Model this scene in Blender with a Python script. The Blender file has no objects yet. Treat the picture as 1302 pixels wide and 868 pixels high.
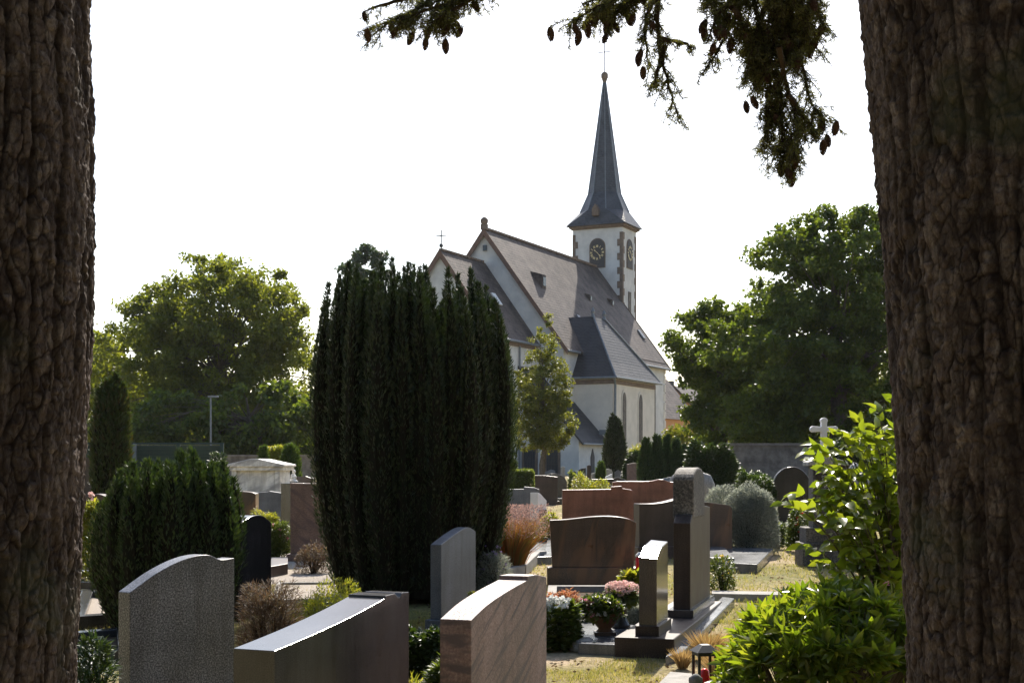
import bpy, bmesh, math, random
import numpy as np
from mathutils import Vector, Matrix
R = math.radians
rng = np.random.default_rng(7)
random.seed(7)
S = bpy.context.scene
COL = S.collection

# ------------------------------------------------------------------ camera, sky, sun, exposure
F = 1800.0; HX = 651.0; HY = 590.0; CH = 1.7       # focal length in px of the 1302 px wide photo, horizon row, eye height
cam = bpy.data.cameras.new('camera'); co = bpy.data.objects.new('camera', cam); COL.objects.link(co)
co.location = (0, 0, CH); co.rotation_euler = (R(90), 0, 0)
cam.lens = 36*F/1302; cam.sensor_width = 36; cam.shift_y = (HY-434)/1302
cam.clip_start = 0.05; cam.clip_end = 3000
S.camera = co
SUN_AZ, SUN_EL = R(8), R(42)
w = bpy.data.worlds.new('World'); S.world = w; w.use_nodes = True
nt = w.node_tree; bg = nt.nodes['Background']
sky = nt.nodes.new('ShaderNodeTexSky'); sky.sky_type = 'NISHITA'; sky.sun_disc = False
sky.sun_elevation = SUN_EL; sky.sun_rotation = SUN_AZ; sky.air_density = 1.0; sky.dust_density = 1.6; sky.ozone_density = 1.0
nt.links.new(sky.outputs[0], bg.inputs[0]); bg.inputs[1].default_value = 0.115
sl = bpy.data.lights.new('sun', 'SUN'); so = bpy.data.objects.new('sun', sl); COL.objects.link(so)
sl.energy = 4.8; sl.angle = R(0.5); sl.color = (1.0, .93, .82)
sd = Vector((math.sin(SUN_AZ)*math.cos(SUN_EL), math.cos(SUN_AZ)*math.cos(SUN_EL), math.sin(SUN_EL)))
so.rotation_euler = sd.to_track_quat('Z', 'Y').to_euler(); so.location = sd*50
S.view_settings.view_transform = 'Standard'; S.view_settings.look = 'None'
S.view_settings.gamma = 1; S.view_settings.exposure = 0.9
S.render.engine = 'CYCLES'
S.cycles.max_bounces = 8; S.cycles.transparent_max_bounces = 8; S.cycles.volume_bounces = 0

# ------------------------------------------------------------------ helpers
GY = [-50, 0, 8, 16, 24, 40, 90, 400]; GZ = [0, 0, 0, .22, .40, .65, 1.0, 1.0]
def gz(Y): return float(np.interp(Y, GY, GZ))
def gY(py):                                       # distance at which the ground is seen on photo row py
    lo, hi = 2.0, 300.0
    for _ in range(50):
        m = (lo+hi)/2
        if HY + (CH-gz(m))/m*F > py: lo = m
        else: hi = m
    return (lo+hi)/2
def X(px, Y): return (px-HX)/F*Y
def Z(py, Y): return CH + (HY-py)/F*Y

def nodes(m):
    m.use_nodes = True; return m.node_tree, m.node_tree.nodes, m.node_tree.links
def mat(name, c1, c2=None, scale=8., rough=.6, spec=.5, bump=0., bscale=None, c3=None, detail=6., coords='Object', stretch=None, metal=0., clear=0.):
    m = bpy.data.materials.new(name); t, n, l = nodes(m); p = n['Principled BSDF']
    p.inputs['Roughness'].default_value = rough; p.inputs['Specular IOR Level'].default_value = spec
    p.inputs['Metallic'].default_value = metal; p.inputs['Coat Weight'].default_value = clear; p.inputs['Coat Roughness'].default_value = .15
    tc = n.new('ShaderNodeTexCoord'); src = tc.outputs[coords]
    if stretch:
        mp = n.new('ShaderNodeMapping'); mp.inputs['Scale'].default_value = stretch[0]; mp.inputs['Rotation'].default_value = stretch[1]
        l.new(src, mp.inputs[0]); src = mp.outputs[0]
    if c2 is None: c2 = tuple(x*.75 for x in c1)
    no = n.new('ShaderNodeTexNoise'); no.inputs['Scale'].default_value = scale; no.inputs['Detail'].default_value = detail; no.inputs['Roughness'].default_value = .65
    l.new(src, no.inputs['Vector'])
    cr = n.new('ShaderNodeValToRGB'); e = cr.color_ramp.elements
    e[0].position = .36; e[0].color = (*c1, 1); e[1].position = .64; e[1].color = (*c2, 1)
    if c3: k = e.new(.5); k.color = (*c3, 1)
    l.new(no.outputs[0], cr.inputs[0]); l.new(cr.outputs[0], p.inputs['Base Color'])
    if bump:
        nb = n.new('ShaderNodeTexNoise'); nb.inputs['Scale'].default_value = bscale or scale*3; nb.inputs['Detail'].default_value = 5
        l.new(src, nb.inputs['Vector'])
        b = n.new('ShaderNodeBump'); b.inputs['Strength'].default_value = bump; b.inputs['Distance'].default_value = .02
        l.new(nb.outputs[0], b.inputs['Height']); l.new(b.outputs[0], p.inputs['Normal'])
    return m
def granite(name, base, dark=None, light=None, sc=110., rough=.22, vein=None, blotch=.35, bump=.05, spec=.5):
    """speckled stone; vein = (colour, scale, rotation) for gneiss streaks"""
    m = bpy.data.materials.new(name); t, n, l = nodes(m); p = n['Principled BSDF']
    dark = dark or tuple(x*.45 for x in base); light = light or tuple(min(1, x*1.7) for x in base)
    p.inputs['Specular IOR Level'].default_value = spec
    tc = n.new('ShaderNodeTexCoord')
    v = n.new('ShaderNodeTexNoise'); v.inputs['Scale'].default_value = sc; v.inputs['Detail'].default_value = 3; v.inputs['Roughness'].default_value = .7
    l.new(tc.outputs['Object'], v.inputs['Vector'])
    cr = n.new('ShaderNodeValToRGB'); e = cr.color_ramp.elements
    e[0].position = .38; e[0].color = (*dark, 1); e[1].position = .62; e[1].color = (*light, 1); k = e.new(.5); k.color = (*base, 1)
    l.new(v.outputs[0], cr.inputs[0]); col = cr.outputs[0]
    def mix(kind, fac, a, b):
        mx = n.new('ShaderNodeMix'); mx.data_type = 'RGBA'; mx.blend_type = kind
        if hasattr(fac, 'default_value') and not isinstance(fac, float): l.new(fac, mx.inputs[0])
        else: mx.inputs[0].default_value = fac
        l.new(a, mx.inputs[6])
        if isinstance(b, tuple): mx.inputs[7].default_value = (*b, 1)
        else: l.new(b, mx.inputs[7])
        return mx.outputs[2]
    big = n.new('ShaderNodeTexNoise'); big.inputs['Scale'].default_value = 3.2; big.inputs['Detail'].default_value = 7; big.inputs['Roughness'].default_value = .6
    l.new(tc.outputs['Object'], big.inputs['Vector'])
    br = n.new('ShaderNodeValToRGB'); br.color_ramp.elements[0].position = .35; br.color_ramp.elements[1].position = .68
    lo = 1-blotch; br.color_ramp.elements[0].color = (lo, lo, lo, 1); br.color_ramp.elements[1].color = (1.15, 1.12, 1.08, 1)
    l.new(big.outputs[0], br.inputs[0]); col = mix('MULTIPLY', 1.0, col, br.outputs[0])
    sm_ = n.new('ShaderNodeMapping'); sm_.inputs['Scale'].default_value = (7, 7, .8); l.new(tc.outputs['Object'], sm_.inputs[0])
    st = n.new('ShaderNodeTexNoise'); st.inputs['Scale'].default_value = 1; st.inputs['Detail'].default_value = 6; st.inputs['Roughness'].default_value = .7; l.new(sm_.outputs[0], st.inputs['Vector'])
    sr = n.new('ShaderNodeValToRGB'); sr.color_ramp.elements[0].position = .33; sr.color_ramp.elements[1].position = .6; sr.color_ramp.elements[0].color = (.68, .66, .62, 1); sr.color_ramp.elements[1].color = (1.05, 1.05, 1.05, 1)
    l.new(st.outputs[0], sr.inputs[0]); col = mix('MULTIPLY', 1.0, col, sr.outputs[0])
    if vein:
        mp = n.new('ShaderNodeMapping'); mp.vector_type = 'TEXTURE'; mp.inputs['Scale'].default_value = tuple(1/q for q in vein[1]); mp.inputs['Rotation'].default_value = vein[2]
        l.new(tc.outputs['Object'], mp.inputs[0])
        vn = n.new('ShaderNodeTexNoise'); vn.inputs['Scale'].default_value = 1; vn.inputs['Detail'].default_value = 8; vn.inputs['Distortion'].default_value = .6
        l.new(mp.outputs[0], vn.inputs['Vector'])
        vr = n.new('ShaderNodeValToRGB'); vr.color_ramp.elements[0].position = .48; vr.color_ramp.elements[1].position = .62
        l.new(vn.outputs[0], vr.inputs[0]); col = mix('MIX', vr.outputs[0], col, vein[0])
    l.new(col, p.inputs['Base Color'])
    rr = n.new('ShaderNodeMapRange'); rr.inputs[3].default_value = rough*.75; rr.inputs[4].default_value = min(1, rough*1.4)
    l.new(big.outputs[0], rr.inputs[0]); l.new(rr.outputs[0], p.inputs['Roughness'])
    if bump:
        b = n.new('ShaderNodeBump'); b.inputs['Strength'].default_value = bump; b.inputs['Distance'].default_value = .01
        l.new(v.outputs[0], b.inputs['Height']); l.new(b.outputs[0], p.inputs['Normal'])
    return m
def leafmat(name, cols, trans=.45, rough=.45, tcol=None, spec=.4):
    """colours vary per leaf; part of the light passes through the leaf"""
    m = bpy.data.materials.new(name); t, n, l = nodes(m); p = n['Principled BSDF']
    p.inputs['Roughness'].default_value = rough; p.inputs['Specular IOR Level'].default_value = spec
    g = n.new('ShaderNodeNewGeometry'); cr = n.new('ShaderNodeValToRGB'); e = cr.color_ramp.elements
    cr.color_ramp.interpolation = 'LINEAR'
    for i, c in enumerate(cols):
        pos = i/(max(1, len(cols)-1))
        k = e[i] if i < 2 else e.new(pos)
        k.position = pos; k.color = (*c, 1)
    l.new(g.outputs['Random Per Island'], cr.inputs[0]); l.new(cr.outputs[0], p.inputs['Base Color'])
    if trans > 0:
        tr = n.new('ShaderNodeBsdfTranslucent'); mx = n.new('ShaderNodeMixShader'); mx.inputs[0].default_value = trans
        mm = n.new('ShaderNodeMix'); mm.data_type = 'RGBA'; mm.blend_type = 'MULTIPLY'; mm.inputs[0].default_value = 1
        mm.inputs[7].default_value = (*(tcol or (2.6, 2.4, .7)), 1); l.new(cr.outputs[0], mm.inputs[6]); l.new(mm.outputs[2], tr.inputs[0])
        out = n['Material Output']; l.new(p.outputs[0], mx.inputs[1]); l.new(tr.outputs[0], mx.inputs[2]); l.new(mx.outputs[0], out.inputs[0])
    return m

def tag(o, label=None, cat=None, group=None, kind=None):
    for k, v in (('label', label), ('category', cat), ('group', group), ('kind', kind)):
        if v: o[k] = v
    return o
def thing(name, label, cat, loc=(0, 0, 0), rz=0., group=None):
    o = bpy.data.objects.new(name, None); COL.objects.link(o); o.location = loc; o.rotation_euler = (0, 0, rz); o.empty_display_size = .2
    return tag(o, label, cat, group)
def link(name, me, mats, parent=None, smooth=False, bevel=0., world=False):
    for m in (mats if isinstance(mats, (list, tuple)) else [mats]): me.materials.append(m)
    if smooth: me.polygons.foreach_set('use_smooth', np.ones(len(me.polygons), bool))
    o = bpy.data.objects.new(name, me); COL.objects.link(o)
    if parent:
        o.parent = parent
        if world: o.matrix_parent_inverse = (Matrix.Translation(parent.location) @ parent.rotation_euler.to_matrix().to_4x4()).inverted()
    if bevel:
        b = o.modifiers.new('bevel', 'BEVEL'); b.width = bevel; b.segments = 2; b.limit_method = 'ANGLE'; b.angle_limit = R(35)
    return o
class MB:
    def __init__(s): s.v = []; s.f = []; s.mi = []; s.cur = 0
    def add(s, vs, fs):
        k = len(s.v); s.v += [tuple(map(float, p)) for p in vs]; s.f += [tuple(k+i for i in f) for f in fs]; s.mi += [s.cur]*len(fs); return s
    def box(s, c, d, rz=0., top=1., rx=0.):
        vs = []
        for z in (-.5, .5):
            q = top if z > 0 else 1
            for x, y in ((-.5, -.5), (.5, -.5), (.5, .5), (-.5, .5)):
                p = Vector((x*d[0]*q, y*d[1]*q, z*d[2]))
                if rx: p.rotate(Matrix.Rotation(rx, 3, 'X'))
                p.rotate(Matrix.Rotation(rz, 3, 'Z')); vs.append(p+Vector(c))
        return s.add(vs, [(3, 2, 1, 0), (4, 5, 6, 7), (0, 1, 5, 4), (1, 2, 6, 5), (2, 3, 7, 6), (3, 0, 4, 7)])
    def prism(s, poly, off):                       # closed polygon (3D points) extruded by the vector off
        n = len(poly); o = Vector(off); a = [Vector(p) for p in poly]
        vs = a+[p+o for p in a]
        fs = [tuple(range(n))[::-1], tuple(range(n, 2*n))]+[(i, (i+1) % n, n+(i+1) % n, n+i) for i in range(n)]
        return s.add(vs, fs)
    def tube(s, pts, rad, n=8, cap=True):
        pts = [Vector(p) for p in pts]
        if not isinstance(rad, (list, tuple)): rad = [rad]*len(pts)
        vs = []; prev = None
        for i, p in enumerate(pts):
            d = (pts[min(i+1, len(pts)-1)]-pts[max(i-1, 0)])
            d = d.normalized() if d.length > 1e-9 else Vector((0, 0, 1))
            u = prev - d*prev.dot(d) if prev else d.orthogonal()
            u = u.normalized() if u.length > 1e-6 else d.orthogonal().normalized()
            prev = u; vv = d.cross(u)
            for k in range(n):
                a = 2*math.pi*k/n; vs.append(p+(u*math.cos(a)+vv*math.sin(a))*rad[i])
        fs = [(i*n+k, i*n+(k+1) % n, (i+1)*n+(k+1) % n, (i+1)*n+k) for i in range(len(pts)-1) for k in range(n)]
        if cap: fs += [tuple(range(n))[::-1], tuple((len(pts)-1)*n+k for k in range(n))]
        return s.add(vs, fs)
    def lathe(s, prof, c=(0, 0, 0), n=20, sx=1., sy=1.):
        vs = []; 
        for r, z in prof:
            for k in range(n):
                a = 2*math.pi*k/n; vs.append((c[0]+r*sx*math.cos(a), c[1]+r*sy*math.sin(a), c[2]+z))
        m = len(prof)
        fs = [(i*n+k, i*n+(k+1) % n, (i+1)*n+(k+1) % n, (i+1)*n+k) for i in range(m-1) for k in range(n)]
        fs += [tuple(range(n))[::-1], tuple((m-1)*n+k for k in range(n))]
        return s.add(vs, fs)
    def sphere(s, c, r, n=12, sc=(1, 1, 1)):
        m = n//2+1
        return s.lathe([(max(1e-4, math.sin(math.pi*i/(m-1)))*r, -math.cos(math.pi*i/(m-1))*r*sc[2]) for i in range(m)], c, n, sc[0], sc[1])
    def build(s, name, mats, parent=None, smooth=False, bevel=0., world=False, fix=True):
        me = bpy.data.meshes.new(name); me.from_pydata(s.v, [], s.f)
        me.polygons.foreach_set('material_index', s.mi)
        if fix:
            bm = bmesh.new(); bm.from_mesh(me); bmesh.ops.recalc_face_normals(bm, faces=bm.faces); bm.to_mesh(me); bm.free()
        me.update(); return link(name, me, mats, parent, smooth, bevel, world)

def nrm(a): return a/np.maximum(np.linalg.norm(a, axis=-1, keepdims=True), 1e-9)
def npmesh(name, V, FQ, mats, parent=None, mi=None, smooth=False):
    """V (n,3) vertices, FQ (m,k) faces of one size"""
    me = bpy.data.meshes.new(name); V = np.ascontiguousarray(V, np.float32); FQ = np.ascontiguousarray(FQ, np.int32); k = FQ.shape[1]
    me.vertices.add(len(V)); me.vertices.foreach_set('co', V.ravel())
    me.loops.add(FQ.size); me.loops.foreach_set('vertex_index', FQ.ravel())
    me.polygons.add(len(FQ)); me.polygons.foreach_set('loop_start', np.arange(len(FQ), dtype=np.int32)*k)
    if mi is not None: me.polygons.foreach_set('material_index', np.ascontiguousarray(mi, np.int32))
    me.update(calc_edges=True); return link(name, me, mats, parent, smooth)
def cards(P, D, L, W, wide=.45, side=None):
    """one rhombic leaf per point: P base, D axis, lengths L, widths W -> verts, quads"""
    N = len(P); D = nrm(D); L = np.broadcast_to(L, N)[:, None]; W = np.broadcast_to(W, N)[:, None]
    s = nrm(np.cross(D, rng.normal(size=(N, 3)) if side is None else side))
    V = np.stack([P, P+D*L*wide+s*W/2, P+D*L, P+D*L*wide-s*W/2], 1).reshape(-1, 3)
    return V, np.arange(4*N).reshape(N, 4)
def folded(P, D, N_, L, W, droop=.25, fold=.25):
    """a curved leaf of 8 triangles' worth of quads, folded on its midrib: P base, D axis, N_ rough upper-side normal"""
    n = len(P); D = nrm(D); s = nrm(np.cross(D, N_)); u = nrm(np.cross(s, D)); L = np.broadcast_to(L, n)[:, None]; W = np.broadcast_to(W, n)[:, None]
    t = [0, .3, .65, 1.]; wd = [.08, .92, .8, .02]; rows = []
    for a, b in zip(t, wd):
        c = P+D*L*a-u*L*droop*a*a
        rows += [c+s*W*.5*b+u*W*fold*b*.5, c, c-s*W*.5*b+u*W*fold*b*.5]
    V = np.stack(rows, 1).reshape(-1, 3); f = []
    for i in range(3):
        for j in range(2): f.append([i*3+j, i*3+j+1, i*3+j+4, i*3+j+3])
    f = np.array(f); FQ = (np.arange(n)[:, None, None]*12+f[None]).reshape(-1, 4)
    return V, FQ
def merge(lst):
    Vs, Fs, M = [], [], []; k = 0
    for i, it in enumerate(lst):
        V, Fq = it[0], it[1]; mi = it[2] if len(it) > 2 else 0
        Vs.append(V); Fs.append(Fq+k); M.append(np.full(len(Fq), mi)); k += len(V)
    return np.concatenate(Vs), np.concatenate(Fs), np.concatenate(M)
def randdir(n): return nrm(rng.normal(size=(n, 3)))
def vnoise(P, seed=0):
    """value noise on points (n,3), 0..1"""
    P = np.asarray(P, float); i = np.floor(P).astype(np.int64); f = P-i; f = f*f*(3-2*f); out = 0
    for dx in (0, 1):
        for dy in (0, 1):
            for dz in (0, 1):
                h = ((i[:, 0]+dx)*374761393+(i[:, 1]+dy)*668265263+(i[:, 2]+dz)*2147483647+seed*974711) & 0xffffffff
                h = (h ^ (h >> 13))*1274126177 & 0xffffffff; h = (h ^ (h >> 16)) & 0xffff
                wgt = (f[:, 0] if dx else 1-f[:, 0])*(f[:, 1] if dy else 1-f[:, 1])*(f[:, 2] if dz else 1-f[:, 2])
                out = out+wgt*h/65535.
    return out

# ------------------------------------------------------------------ materials
M = {}
M['plaster'] = mat('white_plaster', (.46, .46, .46), (.60, .595, .58), .9, .85, .2, .1, 30)
M['plaster_warm'] = mat('cream_plaster', (.62, .58, .52), (.52, .49, .44), 1.2, .85, .2, .1, 30)
M['sandstone'] = mat('red_sandstone', (.20, .15, .115), (.13, .10, .08), 3, .85, .2, .2, 20)
M['verge'] = mat('brown_verge', (.17, .105, .08), (.12, .08, .065), 3, .8, .2)
M['iron'] = mat('dark_iron', (.03, .03, .033), None, 5, .5, .5)
M['zinc'] = mat('zinc', (.16, .18, .20), (.11, .13, .15), 4, .45, .5)
M['gold'] = mat('gilded', (.80, .66, .36), None, 5, .45, .5)
M['windowdark'] = mat('dark_glass', (.035, .045, .06), (.02, .03, .04), 2, .2, .5)
M['clockdark'] = mat('clock_backing', (.075, .07, .07), (.05, .05, .052), 3, .7, .3)
def slate(name, c1, c2, c3, rowh=.28, spec=.35, rough=.55):
    m = bpy.data.materials.new(name); t, n, l = nodes(m); p = n['Principled BSDF']
    p.inputs['Roughness'].default_value = rough; p.inputs['Specular IOR Level'].default_value = spec
    tc = n.new('ShaderNodeTexCoord'); sp = n.new('ShaderNodeSeparateXYZ'); l.new(tc.outputs['Object'], sp.inputs[0])
    ad = n.new('ShaderNodeMath'); ad.operation = 'MULTIPLY_ADD'; ad.inputs[1].default_value = .35; l.new(sp.outputs[0], ad.inputs[0]); l.new(sp.outputs[1], ad.inputs[2])
    cb = n.new('ShaderNodeCombineXYZ'); l.new(ad.outputs[0], cb.inputs[0]); l.new(sp.outputs[2], cb.inputs[1])
    bt = n.new('ShaderNodeTexBrick'); bt.inputs['Scale'].default_value = 1; bt.inputs['Brick Width'].default_value = rowh*1.1; bt.inputs['Row Height'].default_value = rowh*.8
    bt.inputs['Mortar Size'].default_value = .035; bt.inputs['Mortar Smooth'].default_value = .4; bt.inputs['Bias'].default_value = 0
    bt.inputs['Color1'].default_value = (*c1, 1); bt.inputs['Color2'].default_value = (*c2, 1); bt.inputs['Mortar'].default_value = (*tuple(x*.5 for x in c1), 1)
    l.new(cb.outputs[0], bt.inputs[0])
    no = n.new('ShaderNodeTexNoise'); no.inputs['Scale'].default_value = .8; no.inputs['Detail'].default_value = 8; no.inputs['Roughness'].default_value = .7; l.new(tc.outputs['Object'], no.inputs['Vector'])
    cr = n.new('ShaderNodeValToRGB'); cr.color_ramp.elements[0].position = .42; cr.color_ramp.elements[1].position = .66; l.new(no.outputs[0], cr.inputs[0])
    mx = n.new('ShaderNodeMix'); mx.data_type = 'RGBA'; mx.inputs[7].default_value = (*c3, 1); l.new(cr.outputs[0], mx.inputs[0]); l.new(bt.outputs[0], mx.inputs[6])
    l.new(mx.outputs[2], p.inputs['Base Color'])
    b = n.new('ShaderNodeBump'); b.inputs['Strength'].default_value = .5; b.inputs['Distance'].default_value = .03; l.new(bt.outputs['Fac'], b.inputs['Height']); b.invert = True
    l.new(b.outputs[0], p.inputs['Normal']); return m
M['slate'] = slate('weathered_slate', (.095, .075, .068), (.050, .042, .040), (.135, .108, .094), spec=.2, rough=.7)
M['slate_blue'] = slate('blue_slate', (.058, .062, .075), (.038, .043, .054), (.075, .08, .092), .25, .4, .5)
M['slate_dark'] = slate('dark_slate', (.04, .041, .046), (.028, .03, .035), (.055, .053, .056), .28, .3, .6)
M['g_grey'] = granite('grey_granite', (.13, .13, .14), (.035, .035, .04), (.34, .34, .36), 90, .32)
M['g_dark'] = granite('dark_grey_granite', (.058, .058, .062), (.04, .04, .043), (.078, .078, .083), 160, .17, blotch=.3)
M['g_black'] = granite('black_granite', (.038, .034, .037), (.022, .020, .022), (.062, .057, .06), 140, .18)
M['g_pink'] = granite('pink_gneiss', (.36, .235, .21), (.27, .175, .16), (.43, .31, .275), 60, .5, ((.13, .095, .095), (2.0, 3, 17), (0, R(-27), 0)), bump=.5)
M['g_brown'] = granite('brown_granite', (.07, .048, .042), (.035, .026, .022), (.12, .085, .07), 120, .32)
M['g_rust'] = granite('rust_veined_granite', (.10, .07, .057), (.055, .04, .033), (.15, .105, .085), 120, .28, ((.19, .10, .06), (4.5, 3, 1.3), (0, R(12), 0)), bump=.05)
M['g_red'] = granite('red_granite', (.26, .105, .07), (.15, .06, .045), (.36, .16, .11), 110, .3)
M['g_redbrown'] = granite('red_brown_stone', (.19, .12, .095), (.11, .07, .06), (.27, .18, .15), 70, .55, ((.10, .065, .06), (2, 3, 9), (0, R(40), 0)), bump=.15)
M['g_slate'] = granite('slate_blue_stone', (.15, .16, .185), (.10, .11, .13), (.21, .22, .24), 90, .45)
M['g_light'] = granite('pale_stone', (.34, .33, .31), (.22, .21, .20), (.45, .44, .41), 60, .6, bump=.15)
M['g_pillar'] = granite('pillar_stone', (.085, .07, .062), (.05, .042, .038), (.13, .11, .095), 120, .12, blotch=.3, spec=.5, bump=0)
M['g_mon'] = granite('dull_dark_stone', (.062, .044, .038), (.035, .026, .022), (.10, .075, .06), 120, .45, blotch=.35, spec=.22)
M['g_weather'] = granite('weathered_stone', (.13, .115, .10), (.06, .055, .05), (.24, .215, .19), 45, .8, bump=.4, blotch=.55)
M['marble'] = granite('white_marble', (.76, .74, .71), (.68, .66, .64), (.82, .80, .78), 6, .4, ((.36, .34, .33), (1.5, 1.5, 7), (0, R(-25), 0)), bump=0, blotch=.12)
M['whitestone'] = mat('white_stone', (.72, .72, .72), (.62, .62, .62), 5, .6, .3)
M['concrete'] = mat('pale_concrete', (.38, .36, .33), (.26, .245, .22), 9, .85, .2, .3, 50)
M['bluestone'] = granite('polished_blue_grey', (.17, .18, .20), (.12, .13, .15), (.23, .24, .26), 150, .2)
M['soil'] = mat('dark_soil', (.05, .035, .025), (.11, .075, .05), 14, .95, .1, .8, 40)
M['bark'] = None
def barkmat(name, a, b, c):
    m = bpy.data.materials.new(name); t, n, l = nodes(m); p = n['Principled BSDF']; p.inputs['Roughness'].default_value = .9; p.inputs['Specular IOR Level'].default_value = .15
    tc = n.new('ShaderNodeTexCoord'); mp = n.new('ShaderNodeMapping'); mp.inputs['Scale'].default_value = (1, 1, .5); l.new(tc.outputs['Object'], mp.inputs[0])
    no = n.new('ShaderNodeTexNoise'); no.inputs['Scale'].default_value = 48; no.inputs['Detail'].default_value = 9; no.inputs['Roughness'].default_value = .78; l.new(mp.outputs[0], no.inputs['Vector'])
    cr = n.new('ShaderNodeValToRGB'); e = cr.color_ramp.elements; e[0].position = .36; e[0].color = (*a, 1); e[1].position = .68; e[1].color = (*c, 1); k = e.new(.52); k.color = (*b, 1)
    l.new(no.outputs[0], cr.inputs[0])
    at = n.new('ShaderNodeAttribute'); at.attribute_name = 'crack'
    mx = n.new('ShaderNodeMix'); mx.data_type = 'RGBA'; mx.inputs[6].default_value = (a[0]*.22, a[1]*.2, a[2]*.2, 1); l.new(at.outputs['Fac'], mx.inputs[0]); l.new(cr.outputs[0], mx.inputs[7])
    gr = n.new('ShaderNodeTexNoise'); gr.inputs['Scale'].default_value = 4; gr.inputs['Detail'].default_value = 6; l.new(tc.outputs['Object'], gr.inputs['Vector'])
    gc = n.new('ShaderNodeValToRGB'); gc.color_ramp.elements[0].position = .55; gc.color_ramp.elements[1].position = .7; l.new(gr.outputs[0], gc.inputs[0])
    gm = n.new('ShaderNodeMath'); gm.operation = 'MULTIPLY'; gm.inputs[1].default_value = .55; l.new(gc.outputs[0], gm.inputs[0])
    m2 = n.new('ShaderNodeMix'); m2.data_type = 'RGBA'; m2.inputs[7].default_value = (.07, .08, .045, 1); l.new(gm.outputs[0], m2.inputs[0]); l.new(mx.outputs[2], m2.inputs[6])
    l.new(m2.outputs[2], p.inputs['Base Color'])
    nb = n.new('ShaderNodeTexNoise'); nb.inputs['Scale'].default_value = 60; nb.inputs['Detail'].default_value = 8; nb.inputs['Roughness'].default_value = .75; l.new(mp.outputs[0], nb.inputs['Vector'])
    bp = n.new('ShaderNodeBump'); bp.inputs['Strength'].default_value = .9; bp.inputs['Distance'].default_value = .012; l.new(nb.outputs[0], bp.inputs['Height']); l.new(bp.outputs[0], p.inputs['Normal'])
    return m
M['bark'] = barkmat('conifer_bark', (.085, .058, .047), (.15, .113, .093), (.32, .265, .225))
M['bark_plain'] = mat('tree_bark', (.09, .075, .055), (.15, .125, .10), 10, .9, .1, .5, 30)
M['bark_dark'] = mat('dark_bark', (.045, .032, .022), (.07, .05, .035), 10, .9, .1, .3, 30)
M['dark_core'] = mat('dark_inside', (.012, .016, .008), (.02, .014, .009), 12, .95, .05)  # near-black colour of the light-blocking cores inside the foliage
M['l_plane'] = leafmat('plane_leaves', [(.065, .085, .018), (.10, .125, .026), (.13, .145, .028), (.08, .10, .024)], .52)
M['l_walnut'] = leafmat('broad_leaves', [(.035, .06, .014), (.06, .09, .02), (.085, .115, .024), (.05, .068, .018)], .5)
M['l_pear'] = leafmat('young_tree_leaves', [(.065, .085, .018), (.10, .12, .03), (.13, .13, .03), (.08, .10, .025)], .42)
M['l_yew'] = leafmat('yew_needles', [(.014, .030, .010), (.024, .042, .013), (.036, .055, .017), (.018, .030, .010)], .14, .35, (1.8, 1.8, .6), .5)
M['l_yew2'] = leafmat('green_yew_needles', [(.022, .05, .018), (.04, .07, .024), (.055, .085, .028), (.03, .05, .02)], .2, .45, (2, 1.9, .6), .4)
M['l_cypress'] = leafmat('cypress_sprays', [(.02, .038, .012), (.035, .055, .015), (.03, .045, .012), (.05, .035, .015)], .22)
M['l_thuja'] = leafmat('thuja_sprays', [(.03, .06, .015), (.045, .08, .02), (.06, .085, .02)], .3)
M['l_fir'] = leafmat('fir_needles', [(.05, .06, .026), (.08, .088, .034), (.12, .115, .042), (.06, .066, .03)], .42, .5, (2, 1.9, .8))
M['l_hedge'] = leafmat('hedge_leaves', [(.05, .085, .025), (.09, .12, .04), (.13, .15, .06)], .35)
M['l_rhodo'] = leafmat('rhododendron_leaves', [(.05, .085, .012), (.08, .12, .016), (.10, .135, .022), (.15, .17, .035)], .5, .28, (3.0, 2.8, .7), .5)
M['l_vib'] = leafmat('shrub_leaves', [(.08, .115, .014), (.10, .135, .022), (.14, .165, .03)], .46, .33, (2.8, 2.7, .7))
M['l_low'] = leafmat('low_plant_leaves', [(.035, .06, .018), (.06, .09, .025), (.10, .12, .03)], .4)
M['l_lime'] = leafmat('yellow_green_leaves', [(.12, .15, .03), (.16, .18, .04), (.22, .2, .05)], .45)
M['l_silver'] = leafmat('silver_leaves', [(.22, .24, .21), (.34, .36, .31), (.18, .19, .17), (.27, .28, .25)], .4, .7, (1.4, 1.4, 1.2), .2)
M['l_heath'] = leafmat('dry_heather', [(.11, .06, .04), (.16, .11, .075), (.07, .045, .03), (.2, .17, .12)], .3, .7, (1.5, 1.4, 1), .2)
M['l_dark'] = leafmat('dark_leaves', [(.02, .04, .012), (.035, .055, .015)], .25)
M['grass'] = leafmat('grass_blades', [(.14, .16, .05), (.25, .23, .09), (.36, .29, .15), (.10, .13, .035)], .45, .6, (1.7, 1.7, .8), .2)
M['straw'] = leafmat('dry_grass', [(.36, .24, .11), (.45, .33, .17), (.25, .15, .07)], .35, .6, (1.4, 1.3, .9), .2)
M['redgrass'] = leafmat('red_grass_blades', [(.22, .07, .03), (.27, .13, .05), (.10, .13, .035), (.24, .09, .055)], .45, .6, (1.9, 1.6, .8), .2)
M['plume'] = leafmat('pink_seed_heads', [(.30, .19, .17), (.22, .14, .13), (.38, .27, .24)], .4, .7, (1.4, 1.3, 1.2), .2)
M['pet_white'] = leafmat('white_petals', [(.8, .8, .78), (.7, .72, .68)], .35, .6, (1, 1, 1), .2)
M['pet_pink'] = leafmat('pink_petals', [(.75, .3, .42), (.8, .5, .55), (.7, .16, .32)], .4, .6, (1.2, 1, 1), .2)
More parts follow.
